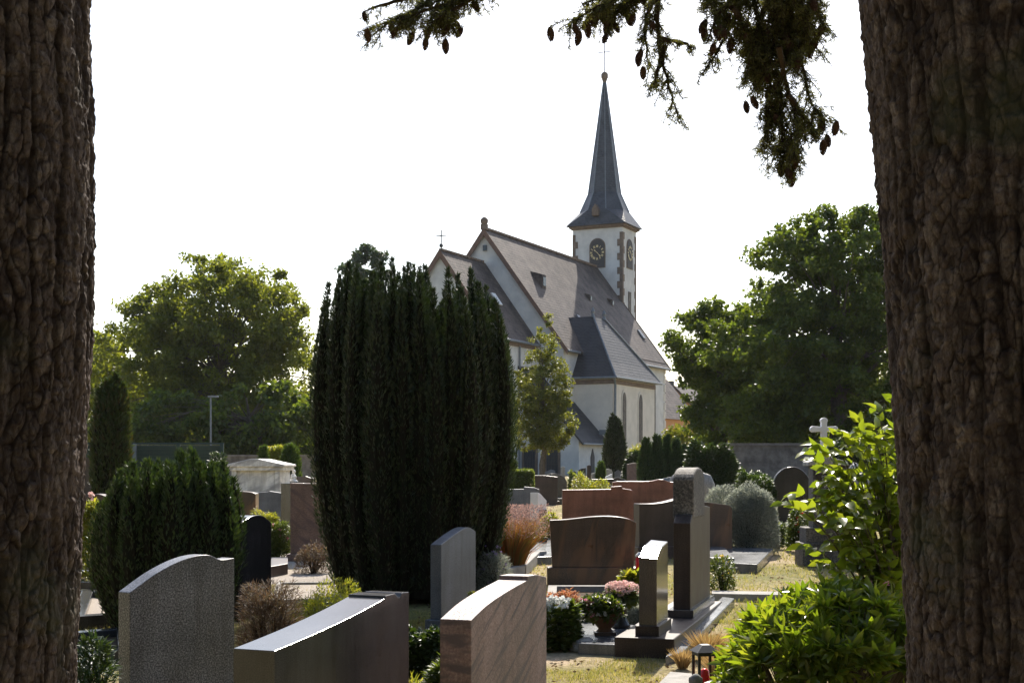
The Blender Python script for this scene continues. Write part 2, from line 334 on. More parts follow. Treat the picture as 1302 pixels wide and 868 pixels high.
M['pet_pale'] = leafmat('pale_pink_petals', [(.8, .55, .5), (.82, .68, .62), (.75, .42, .4), (.82, .76, .70)], .35, .6, (1.1, 1, 1), .2)
M['pet_red'] = leafmat('red_petals', [(.7, .02, .03), (.5, .01, .02)], .4, .6, (1.3, 1, 1), .2)
M['pet_orange'] = leafmat('orange_rosettes', [(.5, .2, .1), (.6, .32, .18), (.3, .2, .08)], .35, .6, (1.3, 1.1, 1), .2)
M['pet_yellow'] = leafmat('yellow_petals', [(.75, .6, .05), (.7, .5, .05)], .4, .6, (1.2, 1.1, 1), .2)
M['pet_violet'] = leafmat('violet_petals', [(.25, .18, .4), (.35, .28, .45)], .4, .6, (1.2, 1.1, 1.2), .2)
M['terracotta'] = mat('brown_ceramic', (.20, .09, .04), (.13, .06, .03), 6, .5, .4, .1)
M['cone'] = mat('brown_cone', (.10, .055, .04), (.15, .09, .065), 60, .7, .2, .8, 90)
M['fence'] = mat('dark_green_slats', (.022, .05, .042), (.016, .035, .03), 3, .5, .4)
M['redglass'] = mat('red_candle_plastic', (.75, .02, .02), (.6, .01, .01), 4, .25, .5)
M['statue'] = mat('grey_cast_stone', (.22, .22, .21), (.15, .15, .145), 25, .85, .2, .3, 60)
M['greyfall'] = M['concrete']

# ------------------------------------------------------------------ ground
def ground():
    xs = np.concatenate([[-270, -120, -70, -40], np.arange(-26, 26.01, .25), [40, 70, 120, 270]])
    ys = np.concatenate([[-100, -60, -20, -8], np.arange(0, 44, .25), np.arange(44, 120, 4), [150, 220, 380]])
    gx, gy = np.meshgrid(xs, ys); n = gx.size
    P = np.stack([gx.ravel(), gy.ravel(), np.zeros(n)], 1)
    z = np.interp(P[:, 1], GY, GZ)+(vnoise(P*[1.1, 1.1, 1]+50, 3)-.5)*.035+(vnoise(P*[4, 4, 1]+90, 5)-.5)*.015
    P[:, 2] = z-.01
    a, b = len(ys), len(xs); i = np.arange(a*b).reshape(a, b)
    Fq = np.stack([i[:-1, :-1], i[:-1, 1:], i[1:, 1:], i[1:, :-1]], -1).reshape(-1, 4)
    m = bpy.data.materials.new('dry_lawn'); t, nn, l = nodes(m); p = nn['Principled BSDF']; p.inputs['Roughness'].default_value = .95; p.inputs['Specular IOR Level'].default_value = .1
    tc = nn.new('ShaderNodeTexCoord')
    def noise(s, d=8, r=.65):
        q = nn.new('ShaderNodeTexNoise'); q.inputs['Scale'].default_value = s; q.inputs['Detail'].default_value = d; q.inputs['Roughness'].default_value = r; l.new(tc.outputs['Object'], q.inputs['Vector']); return q
    a_ = noise(.55); r1 = nn.new('ShaderNodeValToRGB'); e = r1.color_ramp.elements
    e[0].position = .38; e[0].color = (.18, .18, .065, 1); e[1].position = .62; e[1].color = (.46, .37, .26, 1); k = e.new(.5); k.color = (.32, .27, .14, 1)
    l.new(a_.outputs[0], r1.inputs[0])
    b_ = noise(22, 6, .7); r2 = nn.new('ShaderNodeValToRGB'); r2.color_ramp.elements[0].position = .3; r2.color_ramp.elements[0].color = (.45, .42, .38, 1); r2.color_ramp.elements[1].position = .7; r2.color_ramp.elements[1].color = (1.35, 1.3, 1.25, 1)
    l.new(b_.outputs[0], r2.inputs[0])
    mx = nn.new('ShaderNodeMix'); mx.data_type = 'RGBA'; mx.blend_type = 'MULTIPLY'; mx.inputs[0].default_value = 1; l.new(r1.outputs[0], mx.inputs[6]); l.new(r2.outputs[0], mx.inputs[7])
    l.new(mx.outputs[2], p.inputs['Base Color'])
    bp = nn.new('ShaderNodeBump'); bp.inputs['Strength'].default_value = .8; bp.inputs['Distance'].default_value = .03; l.new(b_.outputs[0], bp.inputs['Height']); l.new(bp.outputs[0], p.inputs['Normal'])
    g = npmesh('ground', P, Fq, m, smooth=True); tag(g, 'dry patchy cemetery lawn', 'ground', kind='structure')
ground()
def sheet(name, label, pts, m, h=.012, kind='structure'):
    """a thin ground sheet following the slope; pts = corner (px,py) on the photo's ground"""
    q = [(X(px, gY(py)), gY(py)) for px, py in pts]
    A, B, C_, D = [np.array(p) for p in q]; n = 24; V = []
    for i in range(n+1):
        for j in range(n+1):
            u, v = i/n, j/n; p = (A*(1-u)+B*u)*(1-v)+(D*(1-u)+C_*u)*v
            V.append((p[0], p[1], gz(p[1])+h+(.012 if 0 < i < n and 0 < j < n else -.03)))
    i = np.arange((n+1)**2).reshape(n+1, n+1)
    Fq = np.stack([i[:-1, :-1], i[1:, :-1], i[1:, 1:], i[:-1, 1:]], -1).reshape(-1, 4)
    return tag(npmesh(name, np.array(V), Fq, m, smooth=True), label, name.replace('_', ' '), kind=kind)
M['gravel'] = mat('gravel', (.50, .44, .38), (.34, .29, .24), 60, .95, .1, .8, 120)
sheet('path', 'pale gravel path beside the graves on the left', [(300, 745), (470, 735), (420, 704), (345, 702)], M['gravel'])

# ------------------------------------------------------------------ church
def church():
    O = (-1.89, 100, 1.0); T = R(-25)
    ca, sa = math.cos(R(25)), math.sin(R(25))
    ch = thing('church', 'white village church with slate roofs, clock tower and tall blue-grey spire', 'church', O, T)
    def add(mb, name, m, parent=ch, **k): return mb.build(name, m, parent, **k)
    def roofpt(px, py, zr=17.3, sl=1.367):      # local x,y,z on the near nave slope seen at a photo position
        u, v = (px-HX)/F, (HY-py)/F
        A = np.array([[ca+u*sa, sa-u*ca], [-sl+v*sa, -v*ca]]); b = np.array([u*100-O[0], v*100+CH-1.0-zr])
        x, y = np.linalg.solve(A, b); return x, y, zr-sl*x
    # nave
    L = 21.5; wx = 6.0; ze = 9.1; zr = 17.3; sl = 1.367
    mb = MB(); mb.prism([(-wx, 0, -1), (wx, 0, -1), (wx, 0, ze-.05), (0, 0, zr-.3), (-wx, 0, ze-.05)], (0, L, 0)); add(mb, 'nave_wall', M['plaster'])
    mb = MB(); ex = 6.35; ez = zr-sl*ex
    mb.prism([(0, -.22, zr), (ex, -.22, ez), (ex, -.22, ez-.22), (0, -.22, zr-.3), (-ex, -.22, ez-.22), (-ex, -.22, ez)], (0, L+.4, 0)); nr = add(mb, 'nave_roof', M['slate'])
    mb = MB()
    for s in (-1, 1):
        mb = MB(); mb.prism([(s*.002, -.3, zr+.05), (s*(ex+.05), -.3, ez+.02), (s*(ex+.05), -.3, ez-.4), (s*.002, -.3, zr-.5)], (0, .07, 0)); add(mb, 'verge_board', M['verge'])
        mb = MB(); mb.prism([(s*.002, L+.19, zr+.05), (s*(ex+.05), L+.19, ez+.02), (s*(ex+.05), L+.19, ez-.4), (s*.002, L+.19, zr-.5)], (0, .07, 0)); add(mb, 'verge_board', M['verge'])
    mb = MB(); n = 44
    for i in range(n): mb.box((0, .1+i*(L-.2)/n, zr+.04), (.28, .42, .16))
    add(mb, 'ridge_tiles', M['sandstone'], nr)
    mb = MB(); mb.box((0, -.15, zr+.12), (.42, .36, .4)); mb.lathe([(.16, .3), (.26, .42), (.28, .62), (.18, .75), (.08, .82)], (0, -.15, zr), 12); add(mb, 'gable_finial', M['sandstone'])
    mb = MB(); mb.box((0, -.06, zr-1.35), (.28, .1, .4)); add(mb, 'gable_slit', M['windowdark'])
    for yy0, yy1 in ((-.2, 2.0), (10.6, L+.2)):
        mb = MB(); mb.tube([(ex+.06, yy0, ez-.12), (ex+.06, yy1, ez-.12)], .09, 8); add(mb, 'gutter', M['zinc'])
    mb = MB(); mb.box((wx+.04, 6.1+5+5.5, ze-.25), (.16, 10.8, .3)); add(mb, 'cornice', M['sandstone'])
    mb = MB(); mb.tube([(ex, 11.6, ez-.15), (ex-.05, 11.6, ez-.6), (6.12, 11.2, ez-1.1), (6.12, 11.0, ez-2.4)], .06, 8); add(mb, 'downpipe', M['zinc'])
    for yy in (12.6, 15.6, 18.6):                     # tall windows of the nave beyond the transept
        mb = MB(); mb.prism([(6.01, yy-.4, 2.5)]+[(6.01, yy+.4*math.cos(a), 6.6+.7*math.sin(a)) for a in np.linspace(math.pi, 0, 9)]+[(6.01, yy+.4, 2.5)], (.05, 0, 0)); add(mb, 'window', M['g_weather'])
    # corner strips of red sandstone at far end
    mb = MB()
    for k in range(12): mb.box((wx-.15, L-.12, .3+k*.74), (.42 if k % 2 else .34, .4 if k % 2 else .6, .6))
    add(mb, 'corner_stones', M['plaster_warm'])
    # roof vents
    for px, py, sc in ((685, 358, .95), (748, 379, .5), (776, 385, .5)):
        x, y, z = roofpt(px, py); mb = MB()
        mb.prism([(x-.55*sc, y-.35*sc, z+.78*sc), (x+.45*sc, y-.35*sc, z+.50*sc), (x+.45*sc, y-.35*sc, z-.6*sc)], (0, .7*sc, 0))
        d = add(mb, 'dormer', M['slate'])
        mb = MB(); mb.box((x+.47*sc, y, z-.02), (.05, .5*sc, .65*sc)); add(mb, 'dormer_opening', M['windowdark'], d)
    for px, py in ((738, 408), (815, 426)):
        x, y, z = roofpt(px, py); mb = MB(); a = math.atan(sl)
        dx, dz = math.cos(a)*.45, -math.sin(a)*.45
        mb.prism([(x-dx, y-.25, z-dz+.05), (x+dx, y-.25, z+dz+.05), (x+dx+.08, y-.25, z+dz+.1), (x-dx+.08, y-.25, z-dz+.1)], (0, .5, 0)); add(mb, 'skylight', M['zinc'])
    # choir
    cw = 3.95; cy = -6.65; cz = 14.9; ce = 9.3; cs = 1.40
    mb = MB(); mb.prism([(-cw, cy, -1), (cw, cy, -1), (cw, cy, ce-.1), (0, cy, cz-.25), (-cw, cy, ce-.1)], (0, -cy+.1, 0)); add(mb, 'choir_wall', M['plaster'])
    mb = MB(); e2 = 4.2; z2 = cz-cs*e2
    mb.prism([(0, cy-.2, cz), (e2, cy-.2, z2), (e2, cy-.2, z2-.2), (0, cy-.2, cz-.25), (-e2, cy-.2, z2-.2), (-e2, cy-.2, z2)], (0, -cy+.19, 0)); cr = add(mb, 'choir_roof', M['slate'])
    for s in (-1, 1):
        mb = MB(); mb.prism([(s*.002, cy-.28, cz+.04), (s*(e2+.04), cy-.28, z2+.02), (s*(e2+.04), cy-.28, z2-.4), (s*.002, cy-.28, cz-.5)], (0, .07, 0)); add(mb, 'verge_board', M['verge'])
    mb = MB()
    for i in range(12): mb.box((0, cy+.1+i*.54, cz+.04), (.24, .4, .14))
    add(mb, 'ridge_tiles', M['sandstone'], cr)
    mb = MB(); mb.tube([(0, cy, cz), (0, cy, cz+1.35)], .045, 6); mb.tube([(-.38, cy, cz+.95), (.38, cy, cz+.95)], .035, 6); mb.sphere((0, cy, cz+.3), .14, 10); add(mb, 'roof_cross', M['iron'])
    mb = MB(); mb.tube([(e2+.07, cy, z2-.1), (e2+.07, -.1, z2-.1)], .09, 8); add(mb, 'gutter', M['zinc'])
    mb = MB(); mb.box((cw+.04, cy/2, ce-.5), (.14, -cy-.4, .35)); add(mb, 'cornice', M['sandstone'])
    mb = MB(); a = math.atan(cs); x, y = 2.15, -2.7; z = cz-cs*x; dx, dz = math.cos(a)*.5, -math.sin(a)*.5
    mb.prism([(x-dx, y-.3, z-dz+.05), (x+dx, y-.3, z+dz+.05), (x+dx+.08, y-.3, z+dz+.1), (x-dx+.08, y-.3, z-dz+.1)], (0, .6, 0)); add(mb, 'skylight', M['whitestone'])
    mb = MB(); mb.box((cw+.03, -5.4, 5.2), (.1, .9, 2.2)); add(mb, 'window', M['windowdark'])
    mb = MB(); mb.tube([(cw+.1, -2.95, ce-.6), (cw+.1, -2.95, 7.2)], .06, 8); add(mb, 'downpipe', M['zinc'])
    # lean-to annex
    x0, x1, y0, y1 = 3.9, 8.3, -2.83, 1.9; zt = 7.4; zb = 2.55
    mb = MB(); mb.prism([(x0, y0, -1), (x1, y0, -1), (x1, y0, zb-.1), (x0, y0, zt-.2)], (0, y1-y0, 0)); add(mb, 'annex_wall', M['plaster'])
    mb = MB(); k = (zt-zb)/(x1-x0); mb.prism([(x0-.1, y0-.25, zt+.1*k), (x1+.35, y0-.25, zb-.35*k), (x1+.35, y0-.25, zb-.35*k-.16), (x0-.1, y0-.25, zt-.14)], (0, y1-y0+.3, 0)); add(mb, 'annex_roof', M['slate_dark'])
    mb = MB(); mb.tube([(x1+.42, y0-.2, zb-.5), (x1+.42, y1, zb-.5)], .07, 8); add(mb, 'gutter', M['zinc'])
    for xw in (4.75, 6.4):
        mb = MB(); mb.box((xw, y0-.03, .93), (1.15, .12, 1.9)); wf = add(mb, 'window', M['sandstone'])
        mb = MB(); mb.box((xw, y0-.07, .93), (.8, .1, 1.65)); add(mb, 'pane', M['windowdark'], wf)
        mb = MB()
        for i in range(7): mb.tube([(xw-.36+i*.12, y0-.15, .1), (xw-.36+i*.12, y0-.15, 1.75)], .014, 5)
        for i in range(4): mb.tube([(xw-.4, y0-.15, .25+i*.45), (xw+.4, y0-.15, .25+i*.45)], .014, 5)
        add(mb, 'window_grille', M['iron'], wf)
    mb = MB(); mb.prism([(x1+.005, -.75, -.4), (x1+.005, -.75, 1.2), (x1+.005, -.45, 1.75), (x1+.005, -.15, 1.2), (x1+.005, -.15, -.4)][::-1], (.06, 0, 0)); wf = add(mb, 'window', M['clockdark'])
    mb = MB(); mb.tube([(3.98, y0-.1, 6.9), (3.98, y0-.1, 0)], .07, 8); add(mb, 'downpipe', M['zinc'])
    mb = MB(); mb.box((x1+.2, 1.0, zb+.35), (.5, .1, .35)); add(mb, 'snow_guard', M['zinc'])
    # transept
    x0, x1, y0, y1 = 5.5, 8.9, 1.86, 10.6; zb = 6.7
    mb = MB(); mb.box(((x0+x1)/2, (y0+y1)/2, (zb-1)/2), (x1-x0, y1-y0, zb+1)); add(mb, 'transept_wall', M['plaster_warm'])
    o = .38; A = [(x1+o, y0-o, zb-.05), (x1+o, y1+o, zb-.05), (4.4, y1+o, zb-.05), (4.4, y0-o, zb-.05)]
    A2 = [(p[0], p[1], p[2]+.14) for p in A]
    Mid = [(x1-.35, y0+.35, zb+1.1), (x1-.35, y1-.35, zb+1.1), (4.4, y1-.35, zb+1.1), (4.4, y0+.35, zb+1.1)]
    Tp = [(6.3, 4.7, 11.3), (6.3, 6.9, 11.3), (4.4, 6.9, 11.3), (4.4, 4.7, 11.3)]
    mb = MB(); mb.add(A+A2+Mid+Tp, [(0, 1, 2, 3)]+[(r*4+i, r*4+(i+1) % 4, r*4+4+(i+1) % 4, r*4+4+i) for r in range(3) for i in range(4)]+[(12, 13, 14, 15)])
    add(mb, 'transept_roof', M['slate_dark'])
    mb = MB(); mb.tube([(x1+o, y0-o, zb), (x1-.33, y0+.33, zb+1.14), (6.32, 4.7, 11.34)], .07, 6); mb.tube([(x1+o, y1+o, zb), (x1-.33, y1-.33, zb+1.14), (6.32, 6.9, 11.34)], .07, 6); add(mb, 'hip_flashing', M['zinc'])
    for yy in (4.7, 6.9):
        mb = MB(); mb.lathe([(.16, -.1), (.10, .15), (.17, .32), (.03, .6)], (6.3, yy, 11.35), 10); add(mb, 'roof_finial', M['zinc'])
    mb = MB(); mb.tube([(4.6, y0-o-.06, zb), (x1+o+.06, y0-o-.06, zb), (x1+o+.06, y1+o, zb)], .08, 8); add(mb, 'gutter', M['zinc'])
    mb = MB(); mb.box(((x0+x1)/2, y0-.03, zb-.28), (x1-x0+.1, .1, .28)); mb.box((x1+.03, (y0+y1)/2, zb-.28), (.1, y1-y0+.1, .28)); add(mb, 'cornice', M['sandstone'])
    mb = MB(); mb.tube([(x1+.3, y0-.4, zb), (x1+.16, y0+.1, zb-.5), (x1+.1, y0+.12, .4)], .09, 8); add(mb, 'downpipe', M['zinc'])
    for yy in (4.0, 7.4):
        mb = MB(); mb.prism([(x1+.006, yy-.48, 2.2)]+[(x1+.006, yy+.48*math.cos(a), 5.1+.85*math.sin(a)) for a in np.linspace(math.pi, 0, 11)]+[(x1+.006, yy+.48, 2.2)], (.05, 0, 0)); wf = add(mb, 'window', M['plaster_warm'])
        mb = MB(); mb.prism([(x1+.06, yy-.34, 2.3)]+[(x1+.06, yy+.34*math.cos(a), 5.05+.72*math.sin(a)) for a in np.linspace(math.pi, 0, 11)]+[(x1+.06, yy+.34, 2.3)], (.03, 0, 0)); add(mb, 'pane', M['g_weather'], wf)
    # tower
    tw, td = 4.5, 3.3; ty0 = L+.05; ty1 = ty0+td; H = 20.75
    tower_wall = MB(); tower_wall.box((0, (ty0+ty1)/2, H/2-.5), (tw, td, H+1)); tower = add(tower_wall, 'tower', M['plaster'])
    for sx in (-1, 1):
        for fy in (0, 1):
            mb = MB()
            for k in range(34):
                z = 1+k*.59; a, b = (.50, .26) if k % 2 else (.28, .46)
                if z > H-.4: break
                mb.box((sx*(tw/2-a/2+.03), (ty0+b/2-.03) if fy == 0 else (ty1-b/2+.03), z), (a, b, .585))
            add(mb, 'corner_stones', M['sandstone'], tower)
    mb = MB(); mb.box((0, (ty0+ty1)/2, H+.01), (tw+.5, td+.5, .16)); mb.box((0, (ty0+ty1)/2, H-.12), (tw+.22, td+.22, .12)); add(mb, 'tower_cornice', M['sandstone'], tower)
    ex, ey = tw/2+.46, td/2+.46; cyy = (ty0+ty1)/2; r8 = 1.5
    def ring(hx, hy, z, r=None):
        if r: return [(r*math.cos(R(22.5+45*i))*1.0, cyy+r*math.sin(R(22.5+45*i))*.92, z) for i in range(8)]
        c = .42
        return [(hx, cyy+c*hy, z), (c*hx, cyy+hy, z), (-c*hx, cyy+hy, z), (-hx, cyy+c*hy, z), (-hx, cyy-c*hy, z), (-c*hx, cyy-hy, z), (c*hx, cyy-hy, z), (hx, cyy-c*hy, z)]
    # square eave: corner points merged into the loft as extra triangles
    zE = H+.1; sq = [(ex, cyy+ey, zE), (-ex, cyy+ey, zE), (-ex, cyy-ey, zE), (ex, cyy-ey, zE)]
    r1 = ring(0, 0, zE+1.35, 2.12); r2 = ring(0, 0, zE+2.9, 1.42); r3 = ring(0, 0, 33.4, .12)
    mb = MB(); V = sq+r1+r2+r3
    Q = [4+i for i in range(8)]
    fs = [(0, 1, 2, 3)]
    # ring order: 0 (+x,+y small y) 1 (+y,+x) 2 (-x,+y) 3 (-x,+y small) 4 5 6 7
    fs += [(0, Q[0], Q[1]), (1, Q[2], Q[3]), (2, Q[4], Q[5]), (3, Q[6], Q[7]),
           (0, 1, Q[2], Q[1]), (1, 2, Q[4], Q[3]), (2, 3, Q[6], Q[5]), (3, 0, Q[0], Q[7])]
    for a in (4, 12): fs += [(a+i, a+(i+1) % 8, a+8+(i+1) % 8, a+8+i) for i in range(8)]
    fs += [tuple(range(20, 28))]
    mb.add(V, fs); sp = add(mb, 'spire', M['slate_blue'])
    mb = MB()
    for i in range(8): mb.tube([r1[i], r2[i], r3[i]], [.05, .045, .03], 5)
    add(mb, 'spire_ridges', M['zinc'], sp)
    mb = MB(); mb.prism([(-.28, cyy-2.25, zE+.75), (.28, cyy-2.25, zE+.75), (.28, cyy-2.25, zE+1.3), (0, cyy-2.25, zE+1.75), (-.28, cyy-2.25, zE+1.3)], (0, .9, 0)); add(mb, 'spire_dormer', M['sandstone'], sp)
    mb = MB(); mb.lathe([(.14, -.3), (.24, 0), (.30, .12), (.30, .42), (.2, .55), (.06, .62)], (0, cyy, 33.6), 14); add(mb, 'spire_ball', M['sandstone'], sp)
    mb = MB(); mb.tube([(0, cyy, 34.1), (0, cyy, 37.3)], .045, 6); mb.tube([(-.6, cyy, 35.9), (.6, cyy, 35.9)], .035, 6); mb.tube([(-.22, cyy, 36.75), (.22, cyy, 36.75)], .06, 6)
    add(mb, 'spire_cross', M['iron'], sp)
    # clocks: front and right side
    def clock(side):
        # u axis, plane origin
        if side == 'front': o0 = Vector((.0, ty0, 18.55)); u = Vector((1, 0, 0)); n = Vector((0, -1, 0))
        else: o0 = Vector((tw/2, (ty0+ty1)/2, 18.55)); u = Vector((0, 1, 0)); n = Vector((1, 0, 0))
        zv = Vector((0, 0, 1)); w = .72
        pts = [o0+u*(-w)+zv*(-1.3)]+[o0+u*w*math.cos(a)+zv*(.5+w*math.sin(a)) for a in np.linspace(math.pi, 0, 15)]+[o0+u*w+zv*(-1.3)]
        mb = MB(); mb.prism([p-n*.05 for p in pts], n*.10); fr = add(mb, 'clock_surround', M['sandstone'], tower)
        w2 = .64; pts = [o0+u*(-w2)+zv*(-1.25)]+[o0+u*w2*math.cos(a)+zv*(.5+w2*math.sin(a)) for a in np.linspace(math.pi, 0, 15)]+[o0+u*w2+zv*(-1.25)]
        mb = MB(); mb.prism([p+n*.05 for p in pts], n*.03); add(mb, 'clock_panel', M['clockdark'], tower)
        num = ['XII', 'I', 'II', 'III', 'IV', 'V', 'VI', 'VII', 'VIII', 'IX', 'X', 'XI']; off = n*.10
        def bar(a, b, wd):
            d = (b-a).normalized(); s_ = d.cross(n)*wd/2; mb.prism([a-s_+off, b-s_+off, b+s_+off, a+s_+off], n*.02)
        for k, tx in enumerate(num):
            mb = MB(); a = math.pi/2-k*math.pi/6; er = u*math.cos(a)+zv*math.sin(a); et = er.cross(n) * -1
            et = (zv*math.cos(a)-u*math.sin(a))*-1; c = o0+er*.53; h = .095; xx = -sum({'I': .05, 'V': .11, 'X': .11}[q] for q in tx)/2
            for q in tx:
                wq = {'I': .05, 'V': .11, 'X': .11}[q]; m0 = c+et*(xx+wq/2)
                if q == 'I': bar(m0-er*h, m0+er*h, .035)
                elif q == 'V': bar(m0-er*h, m0+er*h-et*.045, .034); bar(m0-er*h, m0+er*h+et*.045, .022)
                else: bar(m0-er*h-et*.045, m0+er*h+et*.045, .034); bar(m0-er*h+et*.045, m0+er*h-et*.045, .022)
                xx += wq
            add(mb, 'clock_numeral', M['gold'], tower)
        for hh, ln, wd in ((10.38, .33, .08), (4.6, .47, .06)):
            mb = MB(); a = math.pi/2-hh*math.pi/6; er = u*math.cos(a)+zv*math.sin(a); off = n*(.13 if ln < .5 else .16)
            bar(o0-er*.12, o0+er*ln*.7, wd*.7); bar(o0+er*ln*.62, o0+er*ln, wd*1.3); add(mb, 'clock_hand', M['gold'], tower)
    clock('front'); clock('side')
    mb = MB(); mb.prism([(tw/2+.01, cyy-.3, 12.7), (tw/2+.01, cyy+.3, 12.7), (tw/2+.01, cyy+.3, 15.3), (tw/2+.01, cyy-.3, 15.3)], (.05, 0, 0)); add(mb, 'sound_window', M['g_weather'], tower)
church()

# ------------------------------------------------------------------ gravestones
def stone(label, A, B, th, prof, m, base=None, plinth=None, name='gravestone', bevel=.006, group=None, extra=None, ins=0., rough_top=None, zb=None, pm=None, tap=0.):
    """A, B = (photo column, distance) of the visible face's bottom corners; prof = [(t, photo row of the top)];
    the thickness goes to the left of A->B (away from the viewer for a frontal stone)"""
    a = Vector((X(*A), A[1], 0)); b = Vector((X(*B), B[1], 0)); d = b-a; Ln = d.length; du = d/Ln; n = Vector((-du.y, du.x, 0))
    g = min(gz(A[1]), gz(B[1])) - .02 if zb is None else zb
    root = thing(name, label, 'gravestone', (a.x, a.y, g), math.atan2(d.y, d.x), group)
    ph = plinth[0] if plinth else 0.
    top = []
    for t, py in prof:
        Y = A[1]+(B[1]-A[1])*t; top.append((t, Z(py, Y)-g))
    poly = [((0+tap)*Ln*0+tap*Ln, 0, ph), (Ln-tap*Ln, 0, ph)]+[(t*Ln, 0, z) for t, z in reversed(top)]
    mb = MB(); mb.prism(poly, (0, th, 0)); o = mb.build('slab', m, root, bevel=bevel)
    if plinth:
        h, mg = plinth; mb = MB(); mb.box((Ln/2, th/2, h/2-.1), (Ln+2*mg, th+2*mg, h+.2)); mb.build('plinth', pm or m, root, bevel=.006)
    return root, Ln, th
def arc(ts, ys, n=14, kind='smooth'):
    """smooth curve through control points"""
    t = np.linspace(ts[0], ts[-1], n*max(1, len(ts)-1)//1)
    from numpy import interp
    # Catmull-Rom
    out = []
    P = list(zip(ts, ys)); P = [P[0]]+P+[P[-1]]
    for i in range(1, len(P)-2):
        for k in range(n):
            u = k/n; p = []
            for c in (0, 1):
                a, b, c_, d = P[i-1][c], P[i][c], P[i+1][c], P[i+2][c]
                p.append(.5*((2*b)+(-a+c_)*u+(2*a-5*b+4*c_-d)*u*u+(-a+3*b-3*c_+d)*u**3))
            out.append(tuple(p))
    out.append((ts[-1], ys[-1])); return out
# foreground
stone('speckled grey granite gravestone with curved top, left foreground beside the left trunk', (165, 9.3), (298, 9.95), .13,
      arc([0, .25, .5, .72, .86, 1], [753, 728, 711, 705, 711, 709]), M['g_grey'], plinth=(.13, .10), zb=0)
stone('large dark polished gravestone with sloping top and notched step, centre foreground', (349, 6.75), (520, 8.0), .235,
      arc([0, .5, .80], [827, 786, 760])[:-1]+[(.80, 760), (.801, 757), (.88, 754), (.90, 758), (.92, 759), (.94, 753), (1, 752)], M['g_dark'], plinth=(.14, .08), zb=0, bevel=.0025)
stone('pink gneiss gravestone with rough hewn arched top and raised shoulder, centre foreground', (599, 7.75), (695, 9.0), .185,
      arc([0, .2, .45, .72], [788, 768, 751, 737])[:-1]+[(.72, 737), (.721, 732), (.85, 730), (1, 733)], M['g_pink'], plinth=(.14, .06), zb=0, bevel=.004)
# cap piece of the pink stone's rear and rough ledge belongs to the slab
stone('black gravestone with low arched top behind the bushy green yew', (303, 14.0), (345, 14.75), .16, arc([0, .35, .7, 1], [668, 657, 655, 664]), M['g_black'], plinth=(.12, .05), zb=.14)
stone('slate-grey gravestone with sloping top leaning against the foot of the big yew', (561, 13.3), (605, 14.2), .11, arc([0, .4, .75, 1], [692, 678, 670, 675]), M['g_slate'], plinth=(.12, .04), zb=.12)
stone('brown granite gravestone with wavy top and rust veins in front of the red stone', (699, 17.0), (809, 17.0), .20, arc([0, .2, .5, .72, .9, 1], [661, 660, 656.5, 656, 659, 664]), M['g_rust'], plinth=(.24, .03), tap=.03)
# narrow plinth ledge of the wavy stone
# double monument on common base
du = Vector((.262, .965)).normalized()
def along(s, off=0.): 
    p = Vector((X(838, 11.8), 11.8))+du*s+Vector((-du.y, du.x))*off; return p
mon = thing('gravestone', 'tall dark gravestone with rounded weathered head joined to a low pillar by one base', 'gravestone', (along(0).x, 11.8, .10), math.atan2(du.y, du.x))
mb = MB(); mb.box((1.5, .10, .02), (3.3, .50, .30)); mb.build('base', M['g_mon'], mon, bevel=.01)
mb = MB(); q6 = [(0, .81), (.24, .891), (.6, .925)]; mb.add([(x, y, .17) for x in (0, .6) for y in (.02, .17)]+[(x, y, z+.091*(y-.02)) for x, z in q6 for y in (.02, .17)], [(0, 1, 3, 2), (4, 5, 7, 6), (6, 7, 9, 8), (0, 1, 5, 4), (2, 3, 9, 8), (0, 2, 8, 6, 4), (1, 3, 9, 7, 5)]); mb.build('pillar', M['g_pillar'], mon, bevel=.004)
mb = MB(); mb.box((.3, .095, .21), (.68, .2, .09)); mb.build('pillar_foot', M['g_mon'], mon, bevel=.006)
mb = MB(); P_ = [(1.0, .0, .17), (1.0, .0, 1.17), (1.08, 0, 1.2), (1.08, 0, 1.2)]
mb.prism([(1.5, -.05, .17), (2.95, -.05, .17), (2.95, -.05, 1.16), (2.52, -.05, 1.19), (1.62, -.05, 1.12), (1.5, -.05, 1.05)], (0, .16, 0)); mb.build('slab', M['g_mon'], mon, bevel=.008)
mb = MB(); mb.prism([(1.66, -.06, 1.08), (2.45, -.06, 1.08)]+[(2.055+.395*math.cos(a), -.06, 1.45+.12*math.sin(a)) for a in np.linspace(0, math.pi, 14)], (0, .20, 0)); mb.build('headstone', M['g_weather'], mon, bevel=.02)
mb = MB(); mb.box((2.22, .03, .2), (1.6, .24, .09)); mb.build('foot', M['g_dark'], mon, bevel=.006)
# mid stones
ST = stone
ST('red granite gravestone with stepped right shoulder behind the wavy brown stone', (715, 24.5), (805, 24.5), .2, [(0, 622.5), (.69, 621.5), (.692, 618.5), (.84, 617.5), (.845, 620.5), (.98, 622.5), (1, 624)], M['g_red'], plinth=(.12, .05))
ST('wide reddish gravestone with small hump in its top edge, behind the tall headstone', (779, 29), (890, 29), .22, [(0, 613), (.05, 611.5), (.42, 611.5), (.48, 610.5), (.53, 609), (.58, 609.3), (.62, 611), (.66, 612.5), (1, 612.5)], M['g_red'], plinth=(.12, .05))
ST('dark gravestone with concave top rising to the right, behind the low pillar', (813, 20.5), (872, 20.8), .18, arc([0, .3, .6, 1], [640, 640, 637.5, 631]), M['g_brown'], plinth=(.2, .04))
ST('brown gravestone with rounded corner right of the tall headstone', (889, 20.8), (931, 21.0), .2, arc([0, .5, .88, 1], [637, 639.5, 642, 646]), M['g_rust'], plinth=(.12, .02))
